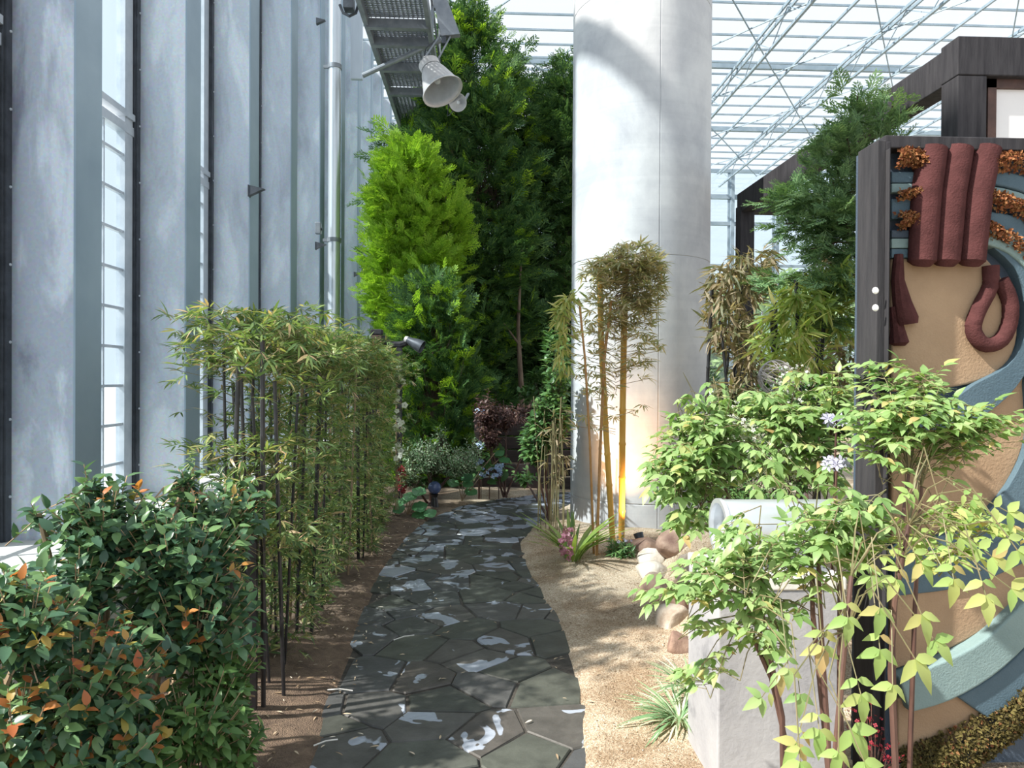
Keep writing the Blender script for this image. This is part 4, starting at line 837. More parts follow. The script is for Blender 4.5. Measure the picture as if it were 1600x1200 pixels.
# ---- golden bamboo in front of the column
gx = W(972, 830, 5.85)
t = thing('golden_bamboo', (gx.x, 5.85, .04), 'golden-yellow stemmed bamboo clump lit warmly against the round column', 'bamboo')
def wp(*a): return tuple(W(*a))
culms = [([(971, 838, 5.9), (973, 640, 5.85), (975, 520, 5.85), (978, 420, 5.85)], .027, 'culm_gold'), ([(958, 838, 5.8), (946, 660, 5.78), (939, 520, 5.8), (937, 415, 5.85)], .024, 'culm_gold'), ([(932, 880, 5.35), (938, 700, 5.5), (944, 560, 5.6), (955, 470, 5.7)], .0115, 'culm_thin'), ([(928, 872, 5.4), (922, 700, 5.4), (914, 560, 5.45), (905, 470, 5.5)], .009, 'culm_thin')]
for pts, r, mt in culms:
    m = MB(); p = [wp(*q) for q in pts]; p[0] = (p[0][0], p[0][1], .03); culm(m, p, r, .24, 12); m.build('culm', M[mt], t)
AA = []; BB = []; tw = MB()
for (px, py, rx, ry, Y, dY, n, key) in ((988, 412, 56, 34, 5.75, .26, 260, 0), (1010, 450, 32, 44, 5.75, .2, 130, 0), (940, 428, 38, 26, 5.75, .2, 80, 0), (970, 480, 48, 34, 5.75, .2, 90, 0), (1000, 500, 30, 55, 5.75, .15, 64, 0), (950, 500, 40, 60, 5.7, .18, 74, 0), (925, 560, 36, 60, 5.6, .15, 44, 0), (995, 570, 30, 40, 5.75, .1, 30, 0), (884, 500, 18, 40, 5.5, .12, 30, 1), (880, 555, 12, 30, 5.5, .1, 12, 1), (915, 650, 28, 50, 5.5, .1, 12, 0), (960, 620, 30, 40, 5.7, .1, 10, 0), (1030, 540, 10, 15, 5.75, .05, 4, 0), (1000, 640, 12, 20, 5.75, .05, 3, 0), (895, 470, 16, 20, 5.5, .1, 8, 1)):
    P = ell_px(px, py, rx, ry, Y, dY, n); c = W(px, py, Y)
    for p in P[::3]: tw.tube([(W(960, py, 5.8).x if key == 0 else W(908, py, 5.5).x, 5.75 if key == 0 else 5.5, p[2] - .06), tuple(p)], .0025, 3, cap=False)
    (BB if key else AA).append(tufts(P, (c.x, c.y), 7, .09) if not key else bamboo_leaves(P, (c.x, c.y), 7, .11, .5, .65))
leaves(t, TB, np.concatenate(AA), M['leaf_gold'], 220); leaves(t, TB, np.concatenate(BB), M['leaf_goldgreen'], 80); tw.build('twigs', M['stem_tan'], t)['kind'] = 'stuff'
# warm uplight at its foot
a = G(1008, 862, .08)
t = thing('ground_spotlight', (a.x, a.y, .05), 'small black ground spotlight hidden between the bamboo foot and the rocks', 'lamp')
m = MB(); Mx = Matrix.Translation((a.x, 5.62, .14)) @ Vector((-.16, .35, .75)).to_track_quat('Z', 'Y').to_matrix().to_4x4(); m.lathe([(0, -.06), (.03, -.05), (.04, .04), (.036, .04), (.03, .0), (0, 0)], 16, Mx); m.tube([(a.x, 5.62, .0), (a.x, 5.62, .1)], .008, 6); m.build('housing', M['darkmetal'], t)
ld = bpy.data.lights.new('spot_beam', 'SPOT'); ld.energy = 110; ld.color = (1, .50, .17); ld.spot_size = math.radians(62); ld.spot_blend = .9; ld.shadow_soft_size = .03
lo = bpy.data.objects.new('spot_beam', ld); COL.objects.link(lo); lo.parent = t; q = V((a.x, 5.62, .2)) - V(t['_w']); lo.location = tuple(q); lo.rotation_euler = Vector((-.02, .60, .5)).to_track_quat('-Z', 'Y').to_euler()

# ---- bare-stemmed plant and leafy bush beside the column
t = thing('cane_clump', (W(868, 800, 6.3).x, 6.3, .04), 'clump of thin bare tan canes at the left foot of the column', 'bamboo')
for k in range(16):
    x = W(U(846, 888), 0, 6.3).x; y = 6.3 + U(-.15, .15); m = MB(); culm(m, [(x, y, .03), (x + U(-.03, .03), y, .5), (x + U(-.06, .06), y, U(.8, 1.25))], U(.0035, .006), .12, 6); m.build('culm', M['stalk_green'], t)
P = ell_px(868, 700, 26, 60, 6.3, .15, 40); leaves(t, TB, bamboo_leaves(P, (t.location.x, 6.3), 4, .09), M['leaf_brownbam'], 0)
shrub('leafy_bush', (W(858, 700, 6.9).x, 6.9, .04), 'glossy mid-green bush between the path end and the column', 'shrub', [(860, 655, 38, 48, 6.5, .2, 130), (835, 690, 28, 40, 6.6, .2, 70), (868, 600, 20, 40, 6.6, .18, 50), (820, 740, 20, 14, 7.3, .15, 12)], TL, M['leaf_green'], .07, M['stem_dark'], 8, 0)
shrub('leafy_bush', (W(880, 560, 9.8).x, 9.8, .04), 'tall shaded bush behind the glossy bush at the path end', 'shrub', [(870, 560, 30, 70, 9.8, .4, 60), (850, 610, 40, 40, 9.8, .4, 40)], TL, M['leaf_green'], .12, M['stem_dark'], 8, 0)
shrub('red_maple', (W(790, 650, 8.2).x, 8.2, .04), 'dark red fine-leaved maple at the end of the path', 'tree', [(760, 640, 26, 34, 8.0, .25, 70), (790, 650, 40, 25, 8.2, .3, 70), (765, 680, 26, 22, 8, .2, 40), (830, 640, 25, 16, 8.4, .2, 26)], T_leaf(.5, .05, .4), M['leaf_maple'], .055, M['stem_dark'], 9, 0, up=.1)

# ---- plants at the far end on the left
shrub('variegated_shrub', (W(670, 700, 7.7).x, 7.7, .04), 'spreading grey-green variegated shrub left of the path end', 'shrub', [(665, 712, 46, 28, 7.6, .3, 190), (710, 720, 46, 24, 7.7, .3, 150), (735, 700, 24, 18, 8.0, .2, 40), (690, 675, 18, 14, 7.8, .1, 14), (640, 735, 20, 22, 7.4, .2, 60)], T_leaf(.4, .05, .1), M['leaf_varieg'], .038, M['stem_dark'], 14, 0, twl=.22)
t = thing('round_leaf_plant', (W(638, 810, 7.2).x, 7.15, .04), 'low plant with big round glossy green leaves at the path edge, below the red flower', 'plant')
P = []; D = []; N_ = []; S = []; m = MB(); b = V(t['_w'])
for (px, py) in ((633, 778), (652, 785), (660, 762), (630, 806), (667, 797), (672, 812), (620, 790), (645, 770), (648, 800)):
    p = V(W(px, py, 7.15 + U(-.12, .1))); d = V((U(-.7, .7), -.7, -.35)); P.append(p); D.append(d); N_.append(V((U(-.2, .2), -.75, .8))); S.append(U(.13, .17)); m.tube([tuple(b), tuple((b + p) / 2 + V((0, 0, .05))), tuple(p)], .005, 5)
m.build('stalks', M['stem_tan'], t)['kind'] = 'stuff'; leaves(t, TR, frames(P, D, N_, S), M['leaf_round'], 20)
t = thing('round_leaf_plant', (W(722, 765, 8.0).x, 7.95, .04), 'small plant with few pale round leaves, left of the blue hydrangea', 'plant')
P = []; D = []; N_ = []; S = []; m = MB(); b = V(t['_w'])
for (px, py) in ((724, 742), (735, 752), (742, 764), (712, 750), (776, 705), (783, 715)):
    p = V(W(px, py, 8.0 + U(-.12, .1))); P.append(p); D.append(V((U(-.7, .7), -.7, -.35))); N_.append(V((U(-.2, .2), -.75, .8))); S.append(U(.11, .15)); m.tube([tuple(b), tuple((b + p) / 2 + V((0, 0, .05))), tuple(p)], .005, 5)
m.build('stalks', M['stem_tan'], t)['kind'] = 'stuff'; leaves(t, TR, frames(P, D, N_, S), M['leaf_round'], 20)
# red flower spike
a = W(627, 765, 7.3); t = thing('red_flower', (a.x, 7.3, .04), 'dark red flower spike among the leaves at the hedge end', 'flower')
n = 70; v = V(W(627, 750, 7.3)) + rnd_unit(n) * V((.05, .05, .14)); leaves(t, TF, frames(v, rnd_unit(n) * V((1, 1, .4)), rnd_unit(n) + V((0, -1, .3)), rs(n, .03, .05)), M['red_petal'], 0, rest='petals'); m = MB(); m.tube([(a.x, 7.3, .03), tuple(W(627, 745, 7.3))], .01, 6); m.build('stem', M['stem_dark'], t)
# blue ball
a = W(679, 762, 7.6); t = thing('glazed_ball', (a.x, 7.6, a.z - .08), 'dark blue glazed ball under the variegated shrub', 'ornament'); m = MB(); m.lathe([(.07 * math.sin(k * PI / 12) , -.07 * math.cos(k * PI / 12)) for k in range(13)], 20, Matrix.Translation(a)); m.build('ball', M['blue_glaze'], t); m = MB(); m.lathe([(.05, -.22), (.03, -.1), (.045, -.07)], 14, Matrix.Translation(a)); m.build('foot', M['culm_black'], t)
# blue hydrangea
t = thing('blue_hydrangea', (W(765, 760, 8.0).x, 8.1, .04), 'pale blue lacecap hydrangea at the end of the path', 'flower')
for (px, py, r, n) in ((765, 738, .13, 34), (748, 722, .05, 8), (752, 695, .06, 9), (750, 643, .05, 5), (780, 730, .06, 10), (842, 648, .04, 4)):
    c = V(W(px, py, 8.0)); v = c + rnd_unit(n) * V((r, .06, r * .45)); leaves(t, TF4, frames(v, rnd_unit(n) * V((1, 1, .3)), V((0, -.8, .7)) + rnd_unit(n) * .3, rs(n, .045, .06)), M['blue_petal'], n, 'floret')
    m = MB(); m.tube([(c[0], 8.15, .03), tuple(c + V((0, .03, -.03)))], .006, 5); m.build('stalk', M['stem_dark'], t)
P = ell_px(765, 720, 36, 36, 8.15, .15, 60); leaves(t, TL, frames(P, rnd_unit(60) * V((1, 1, .4)), V((0, -.6, .8)) + rnd_unit(60) * .4, rs(60, .1, .16)), M['leaf_green'], 0)
# white orchids trailing down a slim post
t = thing('white_orchid', (W(624, 700, 7.0).x, 7.0, .04), 'white orchid spray hanging in a chain at the far end of the hedge', 'flower')
P = []
for (px, py) in ((622, 586), (630, 596), (620, 611), (621, 622), (618, 628), (619, 642), (632, 633), (616, 652), (622, 656), (628, 660), (619, 668), (630, 671), (624, 663), (623, 695), (617, 702), (627, 705), (626, 713), (619, 716), (621, 576)): P.append(V(W(px + U(-1, 1), py, 7.0 + U(-.05, .05))))
n = len(P); leaves(t, T_flower(5, .55), frames(P, rnd_unit(n) * V((1, .2, 1)), V((0, -1, .2)) + rnd_unit(n) * .35, rs(n, .05, .07)), M['white_petal'], n, 'flower'); m = MB(); m.tube([tuple(p + V((.01, .04, 0))) for p in sorted(P, key=lambda p: -p[2])] + [(P[0][0], 7.02, .03)], .004, 5); m.build('stem', M['stem_tan'], t)
# wooden post with carved arm and black spotlight
a = W(590, 530, 7.5); t = thing('lamp_post', (W(627, 600, 7.5).x, 7.5, 0), 'dark wooden post with a curved cross arm at the far end of the hedge', 'post')
def bxp(m, x0, y0, x1, y1, Y, d): p = W(x0, y1, Y); q = W(x1, y0, Y); return m.box(p.x, q.x, Y - d, Y + d, p.z, q.z)
m = MB(); bxp(m, 581, 524, 597, 600, 7.5, .06); m.build('stub_post', M['brownwood'], t)
m = MB(); bxp(m, 580, 515, 598, 523, 7.5, .065); bxp(m, 584, 523, 594, 526, 7.5, .04); bevel(m.build('cap', M['timber'], t), .008)
m = MB(); m.tube([wp(596, 530, 7.5), wp(610, 538, 7.5), wp(625, 539, 7.5), wp(640, 534, 7.5)], [.05, .035, .04, .03], 8); m.build('cross_arm', M['timber'], t)
p = W(624, 545, 7.5); m = MB(); m.box(p.x - .03, p.x + .03, 7.47, 7.53, 0, p.z + .03); m.build('upright', M['timber'], t)
c = W(643, 534, 7.45); t = thing('black_spotlight', c, 'black adjustable spotlight head on the end of the wooden cross arm', 'lamp'); Mx = Matrix.Translation(c) @ Vector((.9, -.2, -.45)).to_track_quat('Z', 'Y').to_matrix().to_4x4()
m = MB(); m.lathe([(0, -.05), (.035, -.05), (.045, 0), (.062, .06), (.07, .13), (.064, .13), (.05, .05), (0, .04)], 18, Mx); m.build('head', M['darkmetal'], t); m = MB(); m.lathe([(0, -.08), (.028, -.08), (.036, -.05)], 14, Mx); m.build('end_cap', M['lampmetal'], t)

# ---- orchid, green tuft, rocks and striped grass on the right of the path
def strap(name, base, label, n, L, mat, T=TS, elev=(.5, 2.2), parts=60, cat='plant', wig=.3):
    t = thing(name, base, label, cat); a = rs(n, 0, 2 * PI); D = np.c_[np.cos(a), np.sin(a), rs(n, *elev)]; Un = np.c_[np.cos(a) * -1, np.sin(a) * -1, np.full(n, .8)] ; P = V(base) + np.c_[np.cos(a), np.sin(a), np.zeros(n)] * rs(n, 0, .05)[:, None]
    leaves(t, T, frames(P, D, Un + RNG.normal(size=(n, 3)) * .15, rs(n, .65, 1.15) * L), mat, parts); return t
a = G(895, 880, .04); ob = (a.x, a.y, .045)
t = strap('pink_orchid', ob, 'strap-leaved orchid with hanging dusky pink flowers at the bamboo foot', 46, .40, M['leaf_strap'], T_leaf(.08, .012, .75, secs=(0, .2, .4, .6, .8, 1.), prof=(0, .9, 1, 1, .7, 0)), (1.8, 6), 46, 'flower')
P = ell_px(886, 846, 12, 28, 5.12, .05, 34); n = len(P); leaves(t, T_flower(5, .42), frames(P, rnd_unit(n) * V((1, .3, 1)), V((0, -1, .1)) + rnd_unit(n) * .5, rs(n, .032, .045)), M['pink_petal'], n, 'flower'); m = MB()
for dx in (-8, 6): m.tube([ob, wp(892 + dx, 822, 5.18), wp(888 + dx, 840, 5.16), wp(886 + dx, 866, 5.15)], .004, 5)
m.build('flower_stalk', M['stem_tan'], t)
a = G(970, 884, .04); shrub('green_tuft', (a.x, a.y, .04), 'small dense dark green bushy plant at the foot of the golden bamboo', 'plant', [(968, 862, 26, 22, 5.35, .14, 90)], T_leaf(.22, .04, .2), M['leaf_green'], .06, M['stem_tan'], 9, 0, twl=.1)
a = G(1050, 850, .1); shrub('green_tuft', (a.x, 5.5, .1), 'dark-leaved plant behind the pale rocks', 'plant', [(1060, 835, 28, 20, 5.3, .14, 60)], TL, M['leaf_green'], .07, M['stem_tan'], 8, 0, twl=.12)
P = ell_px(945, 850, 70, 12, 5.6, .12, 16); 
t = thing('lilac_flowers', (W(968, 850, 5.4).x, 5.45, .04), 'tiny lilac flowers above the small dark green plant', 'flower'); P = ell_px(970, 842, 26, 8, 5.4, .1, 12); leaves(t, TF, frames(P, rnd_unit(12), V((0, -.7, .7)) + rnd_unit(12) * .3, rs(12, .02, .03)), M['lilac_petal'], 12, 'flower'); m = MB(); [m.tube([(p[0], p[1], .05), tuple(p)], .0015, 3, cap=False) for p in P]; m.build('stalks', M['stem_dark'], t)
rk = [(1024, 872, 24, 20, 5.1, 'rock', 'pale angular rock topmost of the rockery, beside the small green plant'), (1024, 912, 28, 20, 4.85, 'rock', 'pale flat rock just below the topmost rock'), (1004, 852, 26, 14, 5.5, 'rock_brown', 'brownish rock against the foot of the column'), (1028, 950, 24, 30, 4.4, 'rock_brown', 'brown mottled rock in the middle of the rockery'), (1066, 968, 28, 30, 4.0, 'rock_brown', 'reddish brown rock right of the mottled one'), (1052, 1010, 26, 26, 3.9, 'rock', 'pale pinkish rock above the striped grass'), (1078, 925, 26, 26, 4.4, 'rock', 'pale rock behind the white block edge'), (1060, 1045, 22, 20, 3.5, 'rock_brown', 'dark small rock just above the striped grass'), (1060, 880, 30, 22, 5.0, 'rock_brown', 'brown rock half covered by leaves behind the topmost rock')]
for i, (px, py, rx, ry, Y, mt, lab) in enumerate(rk):
    c = W(px, py, Y); c.z = max(c.z, gz(c.x, Y) + .02); rr = random.Random(50 + i); bm = bmesh.new(); bmesh.ops.create_icosphere(bm, subdivisions=3, radius=1)
    dirs = [Vector((rr.uniform(-1, 1), rr.uniform(-1, 1), rr.uniform(-.4, 1))).normalized() for _ in range(9)]; cut = [rr.uniform(.5, .82) for _ in dirs]
    for v in bm.verts:
        for d, k in zip(dirs, cut):
            h = v.co.dot(d)
            if h > k: v.co -= d * (h - k) * .9
        v.co.x *= rx * Y / F * 1.2; v.co.z *= ry * Y / F * 1.2; v.co.y *= rx * Y / F * 1.15
    me = bpy.data.meshes.new('rock'); bm.to_mesh(me); bm.free(); me.polygons.foreach_set('use_smooth', [True] * len(me.polygons)); me.materials.append(M[mt]); o = bpy.data.objects.new('rock', me); COL.objects.link(o); o.location = c; tag(o, lab, 'rock', 'rocks edging the bed')
a = G(1062, 1130, .05); strap('striped_grass', (a.x, a.y, .06), 'cream-striped grass tuft beside the white block', 150, .17, M['leaf_stripe'], TS, (.25, 2.2), 150)
a = G(1068, 1085, .1); strap('striped_grass', (a.x + .03, a.y, .12), 'smaller cream-striped grass tuft just behind the larger one', 80, .14, M['leaf_stripe'], TS, (.25, 2.2), 80)
P = ell_px(1064, 1015, 14, 12, 3.6, .05, 9); t = thing('red_flower', (P[0][0], 3.6, .15), 'few small red blooms among the rocks above the striped grass', 'flower'); leaves(t, TF, frames(P, rnd_unit(9), V((0, -.8, .6)) + rnd_unit(9) * .3, rs(9, .03, .04)), M['red_petal'], 9, 'flower'); m = MB(); [m.tube([(p[0], p[1], .1), tuple(p)], .002, 3, cap=False) for p in P]; m.build('stalks', M['stem_dark'], t)

# ---- background bamboos right of the column, wicker ball, white-flowered shrub
def back_bamboo(label, px, Y, blobs, mat, ncul, cm, parts=0, L=.13):
    b = pt(px, Y); t = thing('black_bamboo', b, label, 'bamboo', 'bamboos right of the column'); A = []
    for k in range(ncul):
        x = b[0] + U(-.25, .25); y = Y + U(-.15, .15); m = MB(); culm(m, [(x, y, .03), (x + U(-.05, .05), y, 1.1), (x + U(-.1, .1), y, U(1.7, 2.2))], U(.010, .014), .18, 8); m.build('culm', cm, t)
    for (x, y, rx, ry, YY, dY, n) in blobs: P = ell_px(x, y, rx, ry, YY, dY, n); c = W(x, y, YY); A.append(bamboo_leaves(P, (c.x, c.y), 6, L, .45))
    leaves(t, TB, np.concatenate(A), mat, parts)
back_bamboo('dry-leaved black bamboo just right of the round column', 1150, 5.4, [(1150, 440, 45, 38, 5.4, .3, 100), (1135, 500, 32, 50, 5.4, .3, 70), (1165, 545, 35, 50, 5.4, .3, 60), (1180, 400, 35, 18, 5.5, .2, 26), (1150, 610, 30, 30, 5.3, .2, 26)], M['leaf_brownbam'], 4, M['culm_black'])
back_bamboo('yellow-green bamboo between the dry bamboo and the mural post', 1260, 4.7, [(1245, 480, 40, 35, 4.7, .3, 66), (1220, 530, 32, 45, 4.6, .3, 52), (1290, 440, 35, 30, 4.8, .3, 50), (1300, 500, 35, 40, 4.8, .3, 52), (1250, 560, 40, 30, 4.6, .2, 30)], M['leaf_yelbam'], 4, M['culm_black'])
back_bamboo('tan-leaved bamboo close behind the mural post', 1310, 5.3, [(1310, 560, 30, 40, 5.3, .3, 50), (1280, 590, 40, 40, 5.3, .3, 40), (1310, 400, 30, 25, 5.3, .2, 22)], M['leaf_brownbam'], 3, M['culm_black'])
a = W(1213, 590, 4.2); t = thing('wicker_ball', a, 'open woven cane ball among the bamboo, right of the column', 'ornament')
for k in range(16):
    q = Matrix.Translation(a) @ Euler((U(0, PI), U(0, PI), U(0, PI))).to_matrix().to_4x4(); m = MB(); m.tube([q @ Vector((.105 * math.cos(s * PI / 12), .105 * math.sin(s * PI / 12), 0)) for s in range(25)], .0035, 4, cap=False); m.build('cane_hoop', M['wicker'], t)
m = MB(); m.tube([(a.x, a.y, .05), (a.x, a.y, a.z - .1)], .01, 6); m.build('stake', M['culm_black'], t)
b = pt(1180, 3.9)
t = shrub('white_flower_shrub', b, 'shrub covered in tiny white flowers behind the nandina', 'shrub', [(1130, 680, 70, 50, 4.0, .3, 110), (1200, 710, 60, 50, 3.8, .3, 90), (1100, 740, 50, 45, 3.9, .3, 80), (1180, 760, 70, 30, 3.7, .25, 70), (1250, 720, 50, 50, 3.8, .3, 60), (1235, 600, 28, 40, 4.0, .15, 30)], T_leaf(.4, .05, .1), M['leaf_green'], .035, M['stem_dark'], 12, 0)
P = np.concatenate([ell_px(1130, 665, 70, 42, 3.1, .25, 330), ell_px(1200, 700, 55, 45, 3.0, .25, 280), ell_px(1190, 745, 60, 20, 2.95, .2, 120), ell_px(1240, 600, 26, 36, 3.9, .15, 80)]); n = len(P); leaves(t, TF, frames(P, rnd_unit(n), V((0, -.7, .7)) + rnd_unit(n) * .5, rs(n, .014, .022)), M['white_petal'], 0, rest='small_flowers')
shrub('leafy_bush', pt(1250, 5.0), 'dense dark bush low behind the white-flowered shrub and mural post', 'shrub', [(1250, 640, 110, 60, 5.2, .4, 150), (1150, 640, 50, 40, 5.6, .3, 60)], TL, M['leaf_dkcon'], .09, M['stem_dark'], 9, 0)
P = ell_px(1300, 655, 16, 10, 2.62, .05, 14); P2 = ell_px(1310, 725, 18, 10, 2.6, .05, 12); t = thing('lilac_flowers', (P[0][0], 2.62, .1), 'pale lilac flower heads beside the black mural post', 'flower'); P = np.concatenate([P, P2]); leaves(t, TF6, frames(P, rnd_unit(26), V((0, -.8, .6)) + rnd_unit(26) * .3, rs(26, .04, .055)), M['lilac_petal'], 26, 'floret'); m = MB(); m.tube([(P[0][0], 2.66, .1), tuple(P[0])], .004, 5); m.tube([(P2[0][0], 2.64, .1), tuple(P2[0])], .004, 5); m.build('stalks', M['stem_dark'], t)

# ---- nandina: canes, fronds of paired leaflets
def frond(A, m, s, e, L, npair=4, sub=3, droop=.25):
    s = V(s); e = V(e); d = e - s; ln = np.linalg.norm(d); d /= ln; side = np.cross(d, V((0, 0, 1))); side /= np.linalg.norm(side) + 1e-6; upv = np.cross(side, d); pts = []
    def pos_(u): return s + (e - s) * u + V((0, 0, .12 * ln * (1 - (2 * u - 1) ** 2)))
    m.tube([tuple(pos_(u)) for u in (0, .33, .66, 1)], .0014, 4, .0008, cap=False)
    def triad(p, dd, sc, n):
        dd = dd / (np.linalg.norm(dd) + 1e-6); sdv = np.cross(dd, V((0, 0, 1))); sdv /= np.linalg.norm(sdv) + 1e-6; nrm = V((U(-.25, .25), -.30 + U(-.25, .25), .95))
        q = p + dd * L * .55 * sc; m.tube([tuple(p), tuple(q)], .0011, 3, cap=False)
        A.append((q, dd + V((0, 0, -droop * U(.5, 1.8))), nrm, L * sc * U(.95, 1.15)))
        for sg in (-1, 1): A.append((q, dd * .55 + sdv * sg * .8 + V((0, 0, -droop * U(.2, 1.4))), nrm + rnd_unit(1)[0] * .25, L * sc * U(.72, .95)))
        if n > 3:
            for sg in (-1, 1): A.append((p + dd * L * .12 * sc, dd * .45 + sdv * sg * .85 + V((0, 0, -droop * U(.2, 1))), nrm + rnd_unit(1)[0] * .25, L * sc * U(.6, .8)))
    for i in range(npair):
        u = .25 + .65 * i / max(1, npair); p = pos_(u)
        for sg in (-1, 1):
            if U(0, 1) < .1: continue
            triad(p, d * .55 + side * sg + V((0, 0, U(-.2, .15))), (1 - .25 * u) * U(.85, 1.05), sub)
    triad(pos_(1), d, 1, 5)
def nandina(base, label, canes, blobs, L, parts=300, mat='leaf_nandina', explicit=(), seed=0, cane_r=.009, flen=.26):
    t = thing('nandina', base, label, 'shrub', None); A = []; m = MB(); b = V(base); tops = []
    for c in canes:
        pts = [V(W(*q)) for q in c]; mm = MB(); mm.tube([tuple(p) for p in pts], cane_r, 7, cane_r * .55); mm.build('cane', M['stem_dark'], t); tops += [pts[-1], pts[-2] * .4 + pts[-1] * .6]
    for (px, py, rx, ry, Y, dY, n) in blobs:
        c = V(W(px, py, Y)); T_ = ell_px(px, py, rx, ry, Y, dY, n, .2)
        for e in T_:
            top = min(tops, key=lambda q: np.linalg.norm(q - e) + U(0, .15)); d = e - top; d[2] = d[2] * .45; d += rnd_unit(1)[0] * .12; nn = np.linalg.norm(d) + 1e-6; fl = flen * U(.7, 1.15); s = e - d / nn * fl
            frond(A, m, s, e, L * U(.85, 1.1), 4)
            if np.linalg.norm(s - top) > .05: m.tube([tuple(top), tuple((top + s) / 2 + V((0, 0, .02))), tuple(s)], .0019, 4, .0014, cap=False)
    for (px, py, Y, ang, sz, n) in explicit:    # single drooping groups of leaflets near the camera
        p = V(W(px, py, Y)); a = math.radians(ang); dd = V((math.cos(a), -.35, math.sin(a))); 
        top = min(tops, key=lambda q: np.linalg.norm(q - p)); s = p - dd * .10 + V((0, .03, .03)); m.tube([tuple(top), tuple((top + s) / 2 + V((0, 0, .03))), tuple(s), tuple(p)], .0022, 4, .0012, cap=False)
        dd /= np.linalg.norm(dd); sdv = np.cross(dd, V((0, -1, .35))); sdv /= np.linalg.norm(sdv)
        nr = V((U(-.2, .2), -.75, .6))
        A.append((p, dd, nr, sz)); 
        for sg in (-1, 1): A.append((p, dd * .45 + sdv * sg * .9, nr + rnd_unit(1)[0] * .2, sz * U(.7, .85)))
        if n > 3:
            for sg in (-1, 1): A.append((p - dd * sz * .45, dd * .3 + sdv * sg * .9, nr + rnd_unit(1)[0] * .2, sz * U(.55, .72)))
    m.build('leaf_stalks', M['stalk_green'], t)['kind'] = 'stuff'
    leaves(t, TN, frames([a[0] for a in A], [a[1] for a in A], [a[2] for a in A], [a[3] for a in A]), M[mat], parts)
    return t
def gbase(px, Y): p = W(px, 600, Y); return (p.x, Y, max(0, gz(p.x, Y)))
nandina(gbase(1150, 3.15), 'nandina spreading its pale fronds across the lower right of the column', [[(1150, 950, 3.15), (1140, 800, 3.1), (1125, 700, 3.0)], [(1160, 950, 3.2), (1100, 800, 3.1), (1075, 740, 3.0)]],
        [(1090, 690, 50, 38, 2.95, .2, 18), (1045, 745, 32, 40, 2.9, .15, 12), (1120, 660, 65, 28, 3.0, .2, 16), (1070, 800, 45, 30, 2.9, .15, 12), (1150, 720, 70, 40, 2.9, .2, 16)], .066)
nandina(gbase(1240, 2.95), 'nandina behind the metal tube, its light green fronds level with the wicker ball', [[(1240, 950, 3.0), (1235, 780, 2.95), (1225, 660, 2.9)], [(1270, 950, 3.0), (1290, 780, 2.9), (1300, 660, 2.9)]],
        [(1200, 640, 60, 30, 2.9, .2, 15), (1260, 665, 60, 40, 2.8, .2, 16), (1290, 610, 50, 35, 3.0, .2, 12), (1240, 730, 60, 35, 2.8, .2, 12), (1310, 720, 40, 50, 2.7, .15, 9)], .064)
nandina(gbase(1480, 2.3), 'nandina spread in front of the upper tan field of the mural', [[(1400, 1230, 2.3), (1395, 1000, 2.25), (1405, 850, 2.2), (1420, 740, 2.2)], [(1420, 1230, 2.3), (1430, 940, 2.25), (1440, 760, 2.2)]],
        [(1400, 650, 70, 30, 2.15, .15, 17), (1360, 690, 50, 20, 2.15, .12, 9), (1445, 600, 50, 32, 2.25, .15, 11), (1560, 655, 50, 22, 2.1, .12, 9), (1560, 700, 50, 22, 2.1, .12, 6), (1500, 640, 40, 25, 2.2, .12, 6), (1345, 590, 40, 25, 2.4, .1, 6)], .055)
nandina((W(1215, 600, 1.85).x, 1.85, .0), 'nandina arching in front of the white block and over its pale left face', [[(1228, 1420, 1.85), (1222, 1120, 1.85), (1196, 990, 1.83), (1180, 900, 1.82)], [(1240, 1420, 1.9), (1232, 1180, 1.88), (1205, 1060, 1.85), (1160, 960, 1.83)]],
        [(1160, 870, 60, 34, 1.85, .1, 13), (1085, 900, 55, 24, 1.88, .1, 9), (1020, 930, 22, 8, 1.9, .04, 3), (1190, 960, 40, 45, 1.82, .1, 8), (1115, 980, 25, 20, 1.85, .06, 3), (1075, 1050, 16, 26, 2.1, .05, 4), (1200, 1020, 25, 25, 1.8, .06, 3)], .050, explicit=((1190, 1090, 1.5, -160, .05, 5), (1250, 1085, 1.5, -95, .05, 3), (1232, 1045, 1.5, -95, .045, 5)), flen=.2)
nandina((W(1290, 600, 1.75).x, 1.75, 0), 'nandina with thick dark canes rising between the white block and the black post', [[(1306, 1460, 1.75), (1296, 1200, 1.75), (1284, 1000, 1.74), (1278, 870, 1.74)], [(1315, 1460, 1.8), (1290, 1150, 1.77), (1270, 960, 1.76), (1268, 880, 1.76)], [(1335, 1460, 1.8), (1312, 1100, 1.78), (1312, 860, 1.76)]],
        [(1270, 830, 60, 28, 1.72, .1, 12), (1330, 800, 50, 40, 1.74, .1, 10), (1350, 870, 35, 40, 1.7, .08, 7), (1220, 850, 30, 30, 1.74, .1, 5)], .048, flen=.2)
